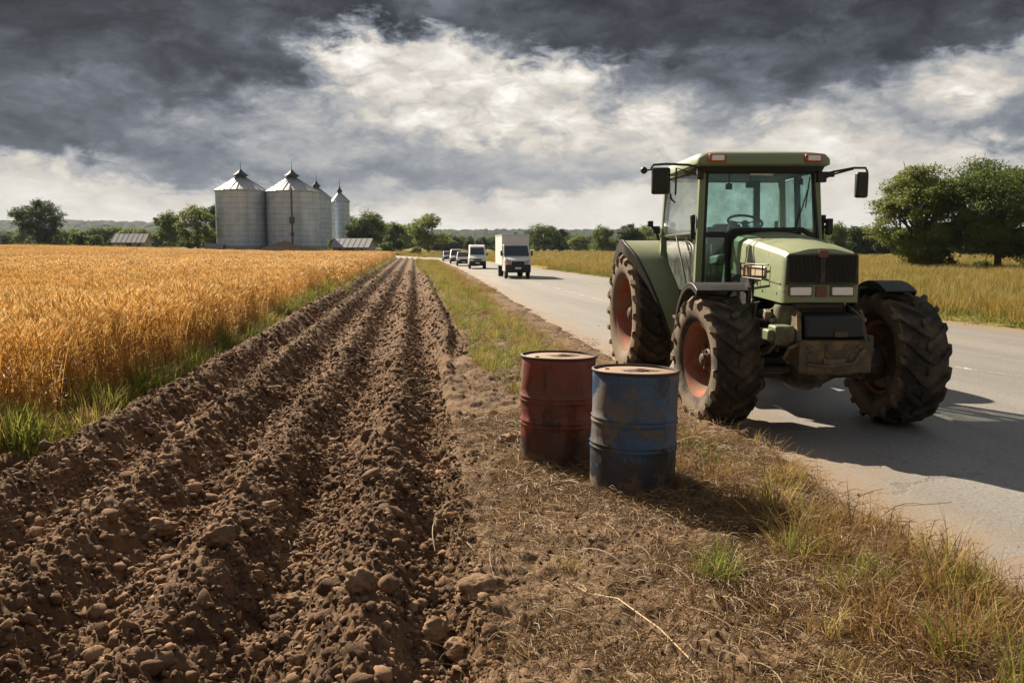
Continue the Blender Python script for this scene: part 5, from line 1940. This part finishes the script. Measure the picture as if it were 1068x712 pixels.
for k, pts in enumerate([[(-.50, -.72, 1.18), (-.60, -.6, 1.10), (-.62, -.3, 1.08), (-.60, .2, 1.12)], [(-.56, -.5, .98), (-.64, -.3, .92), (-.66, .1, .94), (-.55, .5, 1.0)],
                         [(-.60, -.1, 1.24), (-.62, -.08, 1.0), (-.58, -.05, .80)], [(-.57, .12, 1.26), (-.60, .12, 1.05), (-.66, .05, .78), (-.70, .02, .70)],
                         [(-.48, -.78, 1.06), (-.56, -.7, .92), (-.60, -.5, .78), (-.66, -.2, .70)], [(.20, -.7, 1.2), (.30, -.55, 1.1), (.34, -.2, 1.0), (.30, .2, 1.1)]]):
    pp_.tube(pts, .013 + .005 * (k % 2), 8)
    pp_.lathe([(.002, -.02), (.03, -.018), (.03, .018), (.002, .02)], o=pts[1], n=8)
for k in range(8):
    c0 = (-.60 + g_.normal(0, .035), -.55 + k * .11, .80 + g_.uniform(0, .42))
    pp_.box(c0, (g_.uniform(.04, .09), g_.uniform(.04, .09), g_.uniform(.05, .11)), Matrix.Rotation(g_.uniform(-.4, .4), 3, 'X'))
pp_.build('fuel_lines', M_PIPE, TR, .006)
ho = MB()
for k, pts in enumerate([[(-.42, -.6, 1.24), (-.55, -.45, 1.05), (-.58, -.1, .90), (-.5, .3, .80)], [(-.40, -.3, 1.22), (-.60, -.2, 1.12), (-.62, .2, 1.0), (-.48, .6, 1.1)],
                         [(-.45, -.7, 1.0), (-.6, -.5, .85), (-.7, -.1, .74), (-.75, .1, .66)], [(-.38, .1, 1.25), (-.56, .25, 1.2), (-.60, .5, .95), (-.42, .8, .85)],
                         [(-.40, -.66, 1.14), (-.52, -.62, .96), (-.50, -.45, .80), (-.35, -.3, .78)], [(.18, -.6, 1.2), (.34, -.4, 1.0), (.42, -.1, .8), (.5, .1, .68)]]):
    ho.tube(pts, .014 + .004 * (k % 3), 8)
ho.build('hoses', M_BLACKP, TR)
tk = MB().lathe([(.02, .88), (.09, .90), (.125, .98), (.13, 1.22), (.12, 1.25)], o=(-.455, -.60, 0), n=28)
tk.build('green_canister', M_GRIMEG, TR)
rd = MB().span((-.50, -.66, 1.17), (.06, -.30, 1.275)).span((-.44, -.74, 1.22), (.0, -.6, 1.272))
rd.build('radiator_support', M_GRIME, TR, .012)
# front axle
ax = MB()
ax.loft([[(x, -hy, .58 - hz), (x, hy, .58 - hz), (x, hy, .58 + hz), (x, -hy, .58 + hz)] for x, hy, hz in [(FX[0] + .10, .10, .10), (-.62, .10, .10), (-.40, .13, .11), (-.25, .20, .17), (.05, .20, .17), (.22, .13, .11), (.48, .10, .10), (FX[1] - .10, .10, .10)]])
ax.lathe([(.02, -.32), (.12, -.28), (.20, -.16), (.22, 0), (.20, .16), (.10, .24)], o=(-.12, -.05, .56), axis='y', n=24)
for s, xx in ((-1, FX[0] + .24), (1, FX[1] - .24)):
    ax.lathe([(.17, -.10), (.19, -.04), (.19, .06), (.13, .12)], o=(xx, 0, .62), axis='x', n=20)
    ax.box((xx - s * .05, -.02, .62), (.16, .20, .34))
    ax.tube([(xx - s * .02, -.20, .60), (-.12 + s * .2, -.22, .58)], .030, 10)
ax.tube([(-.62, -.22, .58), (.34, -.22, .58)], .042, 12)
ax.build('front_axle', M_GRIME, TR, .012)
# nose bracket with weight box
bx = -.155
nb = MB()
nb.span((bx - .30, -1.02, .70), (bx + .30, -.62, .935))
nb.span((bx - .33, -1.035, .66), (bx + .33, -.99, .945))
nb.span((bx - .34, -.98, .93), (bx + .34, -.70, .955))
nb.hexa([(bx - .34, -1.0, .95), (bx - .30, -1.0, .95), (bx - .30, -.60, .95), (bx - .34, -.60, .95), (bx - .32, -.9, 1.20), (bx - .28, -.9, 1.20), (bx - .28, -.55, 1.25), (bx - .32, -.55, 1.25)])
nb.hexa([(bx + .28, -1.0, .95), (bx + .31, -1.0, .95), (bx + .31, -.60, .95), (bx + .28, -.60, .95), (bx + .27, -.9, 1.16), (bx + .30, -.9, 1.16), (bx + .30, -.55, 1.25), (bx + .27, -.55, 1.25)])
for k in (-.24, -.08, .10, .22):
    nb.lathe([(.022, -1.055), (.022, -1.03), (.002, -1.06)], o=(bx + k, 0, .90), axis='y', n=8)
nb.tube([(bx - .26, -1.06, .74), (bx - .1, -1.08, .72), (bx + .15, -1.08, .75), (bx + .26, -1.05, .88)], .016, 8)
for k, zz in ((-.21, .80), (-.05, .84), (.17, .79)):
    nb.lathe([(.05, -1.05), (.05, -1.03), (.035, -1.03), (.035, -1.052)], o=(bx + k, 0, zz), axis='y', n=16)
nb.span((bx - .12, -1.075, .735), (bx + .08, -1.03, .79))
nb.tube([(bx + .30, -1.02, .90), (bx + .36, -.98, .86), (bx + .37, -.9, .76), (bx + .33, -.85, .70)], .02, 8)
nb.tube([(bx - .30, -1.0, .93), (bx - .40, -.98, .88), (bx - .42, -.9, .78), (bx - .34, -.8, .72)], .018, 8)
nb.box((bx + .345, -.9, .93), (.05, .16, .12))
nb.span((bx - .20, -.9, .62), (bx + .22, -.6, .71))
nb.build('nose_bracket', M_BRACKET, TR, .014)
MB().hexa([(bx - .27, -.99, .965), (bx + .29, -.99, .965), (bx + .29, -.66, .965), (bx - .27, -.66, .965), (bx - .255, -.965, 1.165), (bx + .275, -.965, 1.165), (bx + .275, -.66, 1.185), (bx - .255, -.66, 1.185)]).build('weight_box', M_BLACKP, TR, .03)
MB().span((bx + .0, -1.003, .985), (bx + .12, -.985, 1.03)).build('rating_plate', M_BRACKET, TR)
mo = MB().span((bx - .52, -.93, .90), (bx - .34, -.70, 1.075)).lathe([(.075, -.95), (.085, -.93), (.085, -.70)], o=(bx - .41, 0, .985), axis='y', n=20)
mo.span((bx - .58, -.9, .93), (bx - .5, -.72, 1.04))
mo.build('hydraulic_motor', M_GRIMEG, TR, .02)
ls = MB()      # linkage and hitch below the bracket
ls.tube([(bx - .05, -.86, .64), (bx - .05, -.80, .54), (bx - .02, -.70, .50)], .035, 10)
ls.box((bx - .05, -.84, .62), (.12, .10, .10))
ls.build('hitch', M_GRIME, TR, .008)
ls = MB()
ls.tube([(-.66, -.15, .50), (-.62, -.32, .46)], .05, 12)
ls.lathe([(.02, -.05), (.075, -.04), (.085, 0), (.075, .04), (.02, .05)], o=(-.64, -.33, .45), axis='y', n=16)
ls.build('steering_joint', M_GRIME, TR, .008)


# --- fenders
def arc_plate(name, mat, cx0, cx1, cy, cz, r, a0, a1, th, n=18, lip=.05, parent=None, flat=None):
    """curved plate over a wheel, angles from the front (0) over the top (90) to the back (180)"""
    b = MB()
    rings = []
    for i in range(n + 1):
        a = R(a0 + (a1 - a0) * i / n)
        c, s = -math.cos(a), math.sin(a)
        q = [(cx0, r - lip), (cx0, r + th), (cx1, r + th), (cx1, r - lip), (cx1 - math.copysign(th, cx1 - cx0), r - lip), (cx1 - math.copysign(th, cx1 - cx0), r), (cx0 + math.copysign(th, cx1 - cx0), r), (cx0 + math.copysign(th, cx1 - cx0), r - lip)]
        rings.append([(x, cy + c * rad, cz + s * rad) for x, rad in q])
    return b.loft(rings).build(name, mat, parent or TR, .006, 40)


arc_plate('front_fender', M_BLACKP, FX[0] - .26, FX[0] + .26, .05, .68, .74, 66, 176, .016)
arc_plate('front_fender', M_BLACKP, FX[1] - .27, FX[1] + .04, .0, .69, .75, 62, 150, .016)
fs = MB()
for xx, s in ((FX[0] + .2, 1), (FX[1] - .2, -1)):
    fs.bar((xx + s * .16, .05, .70), (xx + s * .16, .10, 1.38), .05, .03)
    fs.bar((xx + s * .16, .10, 1.37), (xx - s * .1, .10, 1.39), .05, .03)
fs.build('fender_bracket', M_GRIME, TR, .006)
for s, xo, xi in ((-1, -1.40, -.80), (1, 1.18, .58)):
    A0, A1, NA = -14, 150, 30
    outer = lambda a: xo - s * .50 * max(0, (72 - a) / 86) ** 1.15          # the arch narrows towards its foot
    rings = []
    for i in range(NA + 1):
        ad = A0 + (A1 - A0) * i / NA
        c_, n_ = -math.cos(R(ad)), math.sin(R(ad))
        o_ = outer(ad)
        q = [(o_, .90), (o_, 1.022), (xi, 1.022), (xi, .93), (xi + s * .022, .93), (xi + s * .022, 1.0), (o_ - s * .022, 1.0), (o_ - s * .022, .90)]
        rings.append([(x, 3.5 + c_ * rad, .86 + n_ * rad) for x, rad in q])
    fo = MB().loft(rings).build('rear_fender', M_GREENP, TR, .006, 40)
    # inner skirt between the arch and the cab
    sk = []
    for i in range(21):
        a = R(-14 + 164 * i / 20)
        sk.append((3.5 - math.cos(a) * 1.0, .86 + math.sin(a) * 1.0))
    b = MB()
    pl_ = [(xi, y, z) for y, z in sk] + [(xi, 3.9, .95), (xi, 2.9, .85)]
    b.loft([pl_, [(x - s * .03, y, z) for x, y, z in pl_]])
    b.build('fender_skirt', M_GREENP, fo, .004)
    lp = MB()
    rr_ = []
    for i in range(31):
        ad = A0 + (A1 - A0) * i / 30
        a = R(ad)
        rr_.append([(outer(ad) + s * o, 3.5 - math.cos(a) * q, .86 + math.sin(a) * q) for o, q in ((-.004, .86), (-.004, 1.035), (.03, 1.035), (.03, .86))])
    lp.loft(rr_)
    lp.build('fender_edge', M_BLACKP, fo, .004)

# --- cab
CBL, CBR = -.845, .60          # front posts at the foot
A_L0, A_L1 = Vector((-.845, 1.40, 1.22)), Vector((-.80, 1.44, 2.72))
A_R0, A_R1 = Vector((.615, 1.40, 1.22)), Vector((.525, 1.44, 2.72))
C_L0, C_L1 = Vector((-.965, 2.95, 1.84)), Vector((-.895, 2.92, 2.72))
C_R0, C_R1 = Vector((.70, 2.95, 1.84)), Vector((.63, 2.92, 2.72))


def on(a, b, z):
    return a + (b - a) * ((z - a.z) / (b.z - a.z))


for a0_, a1_, c0_, c1_ in ((A_L0, A_L1, C_L0, C_L1), (A_R0, A_R1, C_R0, C_R1)):
    fm = MB()
    fm.bar(a0_, a1_, .08, .10, (0, 1, 0)).bar(c0_ - Vector((0, 0, .5)), c1_, .08, .09, (0, 1, 0)).bar(a1_, c1_, .07, .08)
    fm.build('cab_frame', M_GREENP, TR, .012)
fd = MB()       # black seals and inner bars
zl = 1.93
q0, q1 = on(A_L0, A_L1, zl), on(A_R0, A_R1, zl)
fd.bar(q0 + Vector((.04, -.03, 0)), (-.50, 1.37, zl), .05, .05)
fd.bar((-.52, 1.37, zl + .01), (-.44, 1.36, 1.99), .05, .05)
fd.bar((-.45, 1.36, 1.99), (.36, 1.36, 2.00), .05, .045)
fd.bar((.36, 1.36, 2.0), (.48, 1.37, 1.93), .05, .05)
fd.bar((.46, 1.37, 1.935), q1 + Vector((-.02, -.03, 0)), .05, .05)
fd.bar((-.51, 1.37, 1.95), (-.50, 1.37, 1.25), .05, .05)
fd.bar((-.83, 1.37, 1.25), (-.50, 1.37, 1.25), .05, .05)
fd.bar(A_L0 + Vector((.052, -.03, .02)), A_L1 + Vector((.052, -.03, 0)), .025, .05, (0, 1, 0))
fd.bar(A_R0 + Vector((-.05, -.03, .6)), A_R1 + Vector((-.05, -.03, 0)), .03, .05, (0, 1, 0))
fd.bar((-.78, 1.42, 2.685), (.52, 1.42, 2.685), .07, .09)
fd.bar(on(A_L0, A_L1, 1.95) + Vector((-.035, .06, 0)), (-.975, 2.92, 1.93), .03, .03)
fd.bar((-.94, 2.15, 1.93), (-.93, 1.45, 1.22), .02, .02)
fd.build('window_seals', M_SEAL, TR, .006)
rp = MB()
for (x0_, x1_) in ((.34, .30),):
    rp.bar((x0_, 2.98, 1.5), (x1_, 2.95, 2.70), .09, .06, (0, 1, 0))
rp.bar((-.93, 2.97, 1.86), (.68, 2.97, 1.86), .06, .10)
rp.bar((-.90, 2.94, 2.69), (.63, 2.94, 2.69), .06, .08)
rp.bar((.655, 2.2, 1.3), (.58, 2.2, 2.7), .07, .05, (0, 1, 0))
rp.build('rear_frame', M_INSIDE, TR, .008)
# glass
zt = 2.65
MB().quad(on(A_L0, A_L1, 1.97) + Vector((.05, -.02, 0)), on(A_R0, A_R1, 1.97) + Vector((-.05, -.02, 0)), on(A_R0, A_R1, zt) + Vector((-.05, -.02, 0)), on(A_L0, A_L1, zt) + Vector((.05, -.02, 0)), .005).build('windshield', M_GLASS, TR)
MB().quad(on(A_L0, A_L1, 1.27) + Vector((.05, -.02, 0)), (-.525, 1.38, 1.27), (-.525, 1.38, 1.91), on(A_L0, A_L1, 1.91) + Vector((.05, -.02, 0)), .005).build('lower_window', M_GLASS, TR)
for s, a0_, a1_, c0_, c1_ in ((-1, A_L0, A_L1, C_L0, C_L1), (1, A_R0, A_R1, C_R0, C_R1)):
    ov = Vector((s * .012, 0, 0))
    MB().quad(on(a0_, a1_, 1.96) + ov + Vector((0, .06, 0)), on(c0_, c1_, 1.96) + ov - Vector((0, .05, 0)), on(c0_, c1_, 2.66) + ov - Vector((0, .05, 0)), on(a0_, a1_, 2.66) + ov + Vector((0, .05, 0)), .005).build('side_window', M_SIDEGLASS, TR)
    p0 = on(a0_, a1_, 1.26) + ov + Vector((0, .06, 0))
    b = MB()
    pp = [p0, Vector((p0.x + s * .03, 2.12, 1.26)), Vector((p0.x + s * .06, 2.62, 1.55)), Vector((p0.x + s * .08, 2.88, 1.92)), on(a0_, a1_, 1.92) + ov + Vector((0, .06, 0))]
    b.loft([pp, [q + Vector((s * .005, 0, 0)) for q in pp]])
    dr = b.build('door', M_SIDEGLASS, TR)
    h = MB().bar(p0 + Vector((s * .03, .04, .62)), p0 + Vector((s * .03, .04, .86)), .03, .05).box(p0 + Vector((s * .035, .03, .86)), (.05, .07, .10))
    h.build('door_handle', M_BLACKP, dr, .008)
MB().quad((-.90, 2.955, 1.92), (.64, 2.955, 1.92), (.58, 2.93, 2.65), (-.86, 2.93, 2.65), .005).build('rear_window', M_SIDEGLASS, TR)
# cab body, floor and contents
MB().span((-.78, 1.36, .98), (.56, 2.9, 1.24)).build('cab_floor', M_GRIME, TR, .02)
MB().span((-.80, 2.93, 1.15), (.60, 2.985, 1.86)).build('cab_back', M_GREENP, TR, .01)
st = MB()
st.span((-.72, 2.35, 1.24), (-.66, 2.95, 1.75))
st.hexa([(-.40, 2.25, 1.58), (.14, 2.25, 1.58), (.14, 2.72, 1.55), (-.40, 2.72, 1.55), (-.38, 2.27, 1.70), (.12, 2.27, 1.70), (.12, 2.72, 1.67), (-.38, 2.72, 1.67)])
st.build('side_console', M_INSIDE, TR, .03)
MB().hexa([(-.40, 2.22, 1.58), (.14, 2.22, 1.58), (.14, 2.72, 1.55), (-.40, 2.72, 1.55), (-.38, 2.24, 1.705), (.12, 2.24, 1.705), (.12, 2.72, 1.675), (-.38, 2.72, 1.675)]).hexa(
    [(-.36, 2.64, 1.64), (.10, 2.64, 1.64), (.10, 2.76, 1.64), (-.36, 2.76, 1.64), (-.32, 2.76, 2.10), (.06, 2.76, 2.10), (.06, 2.86, 2.10), (-.32, 2.86, 2.10)]).build('seat', M_SEATM, TR, .04)
ds = MB().hexa([(-.50, 1.46, 1.24), (.30, 1.46, 1.24), (.26, 1.80, 1.24), (-.46, 1.80, 1.24), (-.46, 1.44, 1.985), (.32, 1.44, 1.985), (.24, 1.74, 1.93), (-.40, 1.74, 1.93)])
ds.box((-.62, 1.62, 1.93), (.18, .22, .20)).lathe([(.02, 1.9), (.07, 1.93), (.075, 2.0), (.05, 2.08), (.01, 2.10)], o=(-.36, 1.66, 0), n=14).box((.40, 1.7, 1.96), (.10, .14, .14))
ds.tube([(-.70, 1.9, 1.3), (-.70, 1.86, 1.9), (-.69, 1.84, 2.02)], .02, 8).lathe([(.005, 2.0), (.04, 2.02), (.04, 2.06), (.005, 2.09)], o=(-.69, 1.84, 0), n=12)
ds.tube([(-.55, 2.1, 1.3), (-.56, 2.02, 1.9), (-.56, 2.0, 1.98)], .018, 8)
ds.build('dashboard', M_SEATM, TR, .02)
stw = MB()
cw, ups = Vector((-.13, 1.96, 2.10)), Vector((0, -.42, .91)).normalized()
ua = Vector((1, 0, 0))
ub = ups.cross(ua).normalized()
n_ = 36
rings = []
for k in range(n_):
    a = 2 * math.pi * k / n_
    rad = ua * math.cos(a) + ub * math.sin(a)
    rings.append([cw + rad * (.205 + .017 * math.cos(b_)) + ups * .017 * math.sin(b_) for b_ in [2 * math.pi * j / 8 for j in range(8)]])
stw.loft(rings + [rings[0]], cap=False)
for a in (.2, 2.94, 4.71):
    rad = ua * math.cos(a) + ub * math.sin(a)
    stw.bar(cw - ups * .02, cw + rad * .205, .03, .015)
stw.lathe([(.045, -.03), (.05, 0), (.02, .02)], o=cw, n=14)
sw_o = stw.build('steering_wheel', M_SEATM, TR)
MB().tube([(-.13, 1.80, 1.72), cw - ups * .02], .035, 10).build('column', M_SEATM, sw_o)
it = MB()
it.tube([(-.20, 1.55, 2.66), (-.20, 1.56, 2.54)], .012, 6).box((-.20, 1.56, 2.52), (.10, .05, .06))
it.box((-.47, 1.50, 2.50), (.07, .05, .07)).tube([(-.47, 1.50, 2.66), (-.47, 1.50, 2.5)], .012, 6)
it.box((.40, 1.56, 2.56), (.05, .04, .07)).tube([(.40, 1.55, 2.66), (.40, 1.55, 2.56)], .010, 6)
it.box((.47, 2.6, 2.05), (.04, .05, .16))
it.build('cab_fittings', M_SEAL, TR, .008)
wp = MB().bar((.30, 1.375, 2.03), (.42, 1.37, 2.45), .012, .012).bar((.40, 1.372, 2.25), (.44, 1.37, 2.60), .014, .010)
wp.build('wiper', M_SEAL, TR)
# roof
cxr = -.155


def roof_ring(z, x0_, x1_, y0_, y1_, r):
    P = []
    for (cx_, cy_, a0_) in ((x1_ - r, y1_ - r, 0), (x0_ + r, y1_ - r, 90), (x0_ + r, y0_ + r, 180), (x1_ - r, y0_ + r, 270)):
        for k in range(5):
            a = R(a0_ + 90 * k / 4)
            P.append((cx_ + r * math.cos(a), cy_ + r * math.sin(a), z))
    return P


rf = MB().loft([roof_ring(2.715, -.90, .60, 1.22, 3.06, .10), roof_ring(2.735, -.935, .635, 1.18, 3.10, .12), roof_ring(2.80, -.93, .63, 1.185, 3.09, .12), roof_ring(2.855, -.895, .595, 1.215, 3.05, .14),
                roof_ring(2.885, -.80, .50, 1.32, 2.95, .20), roof_ring(2.895, -.55, .25, 1.6, 2.7, .25)])
rfo = rf.build('cab_roof', M_GREENP, TR, 0, 50)
MB().loft([roof_ring(2.66, -.86, .57, 1.28, 3.0, .08), roof_ring(2.718, -.88, .59, 1.24, 3.03, .09)]).build('roof_lining', M_SEAL, rfo)
for xx in (-.70, .40):
    wl_ = MB().span((xx - .098, 1.145, 2.752), (xx + .098, 1.20, 2.842)).build('work_lamp', M_REDLENS, rfo, .014)
    MB().span((xx - .072, 1.134, 2.768), (xx + .072, 1.15, 2.826)).build('lens', M_LENS, wl_, .008)
MB().span((-.25, 1.40, 2.622), (.02, 1.47, 2.664)).build('sun_visor_label', M_CHROME, rfo, .004)
# mirrors
ml_ = MB().tube([(-.83, 1.34, 2.70), (-.98, 1.36, 2.735), (-1.22, 1.46, 2.755), (-1.36, 1.52, 2.75), (-1.385, 1.54, 2.71)], .014, 8)
ml_.tube([(-.83, 1.36, 2.60), (-.95, 1.42, 2.66), (-1.10, 1.48, 2.71), (-1.10, 1.5, 2.40)], .012, 8).box((-.85, 1.36, 2.65), (.07, .08, .16))
ml_.tube([(-1.15, 1.55, 2.42), (-1.13, 1.6, 2.36), (-1.0, 2.0, 2.34)], .012, 8)
mo_ = ml_.build('mirror_arm', M_BLACKP, TR)
mh = MB().hexa([(-1.375, 1.50, 2.41), (-1.165, 1.47, 2.41), (-1.165, 1.56, 2.41), (-1.375, 1.60, 2.41), (-1.375, 1.50, 2.72), (-1.165, 1.47, 2.72), (-1.165, 1.56, 2.72), (-1.375, 1.60, 2.72)]).build('mirror_head', M_BLACKP, mo_, .028, seg=3)
MB().lathe([(.002, -.03), (.035, -.02), (.042, .0), (.03, .02), (.002, .03)], o=(-1.465, 1.56, 2.69), axis='y', n=16).tube([(-1.43, 1.56, 2.69), (-1.37, 1.55, 2.70)], .010, 6).build('side_marker', M_BLACKP, mo_)
mr = MB().tube([(.55, 1.36, 2.62), (.70, 1.33, 2.66), (.92, 1.30, 2.70), (1.06, 1.30, 2.70), (1.085, 1.31, 2.66), (1.085, 1.31, 2.60)], .013, 8)
mr.tube([(.55, 1.38, 2.56), (.72, 1.34, 2.635), (.92, 1.30, 2.69)], .011, 8).box((.57, 1.37, 2.60), (.10, .09, .12)).box((.66, 1.35, 2.63), (.10, .05, .06))
mro = mr.build('mirror_arm', M_BLACKP, TR)
MB().hexa([(.955, 1.27, 2.36), (1.105, 1.29, 2.36), (1.105, 1.38, 2.36), (.955, 1.36, 2.36), (.955, 1.27, 2.655), (1.105, 1.29, 2.655), (1.105, 1.38, 2.655), (.955, 1.36, 2.655)]).build('mirror_head', M_BLACKP, mro, .028, seg=3)
# step, tank and small lamps
stp = MB().span((-.98, 1.72, .62), (-.72, 2.12, .67)).span((-.98, 1.74, .90), (-.74, 2.10, .94)).bar((-.76, 1.74, .6), (-.76, 1.74, 1.1), .03, .03).bar((-.76, 2.10, .6), (-.76, 2.10, 1.1), .03, .03)
stp.build('step', M_GRIME, TR, .008)
MB().span((-.80, 2.14, .62), (-.40, 2.62, 1.02)).build('fuel_tank', M_GRIMEG, TR, .05)
MB().span((.26, 1.5, .62), (.58, 2.5, 1.02)).build('fuel_tank', M_GRIME, TR, .05)
sl_ = MB().box((.70, 1.40, 2.03), (.07, .08, .19)).box((.66, 1.42, 2.03), (.06, .04, .04))
sl_.build('front_marker', M_BLACKP, TR, .012)
rm_ = MB().box((-1.04, 2.95, 2.02), (.09, .08, .10)).tube([(-1.0, 2.95, 1.88), (-1.04, 2.95, 2.0), (-1.12, 2.95, 2.08)], .018, 8).box((-1.12, 2.95, 2.1), (.07, .06, .08))
rm_.build('rear_lamp', M_BLACKP, TR, .01)
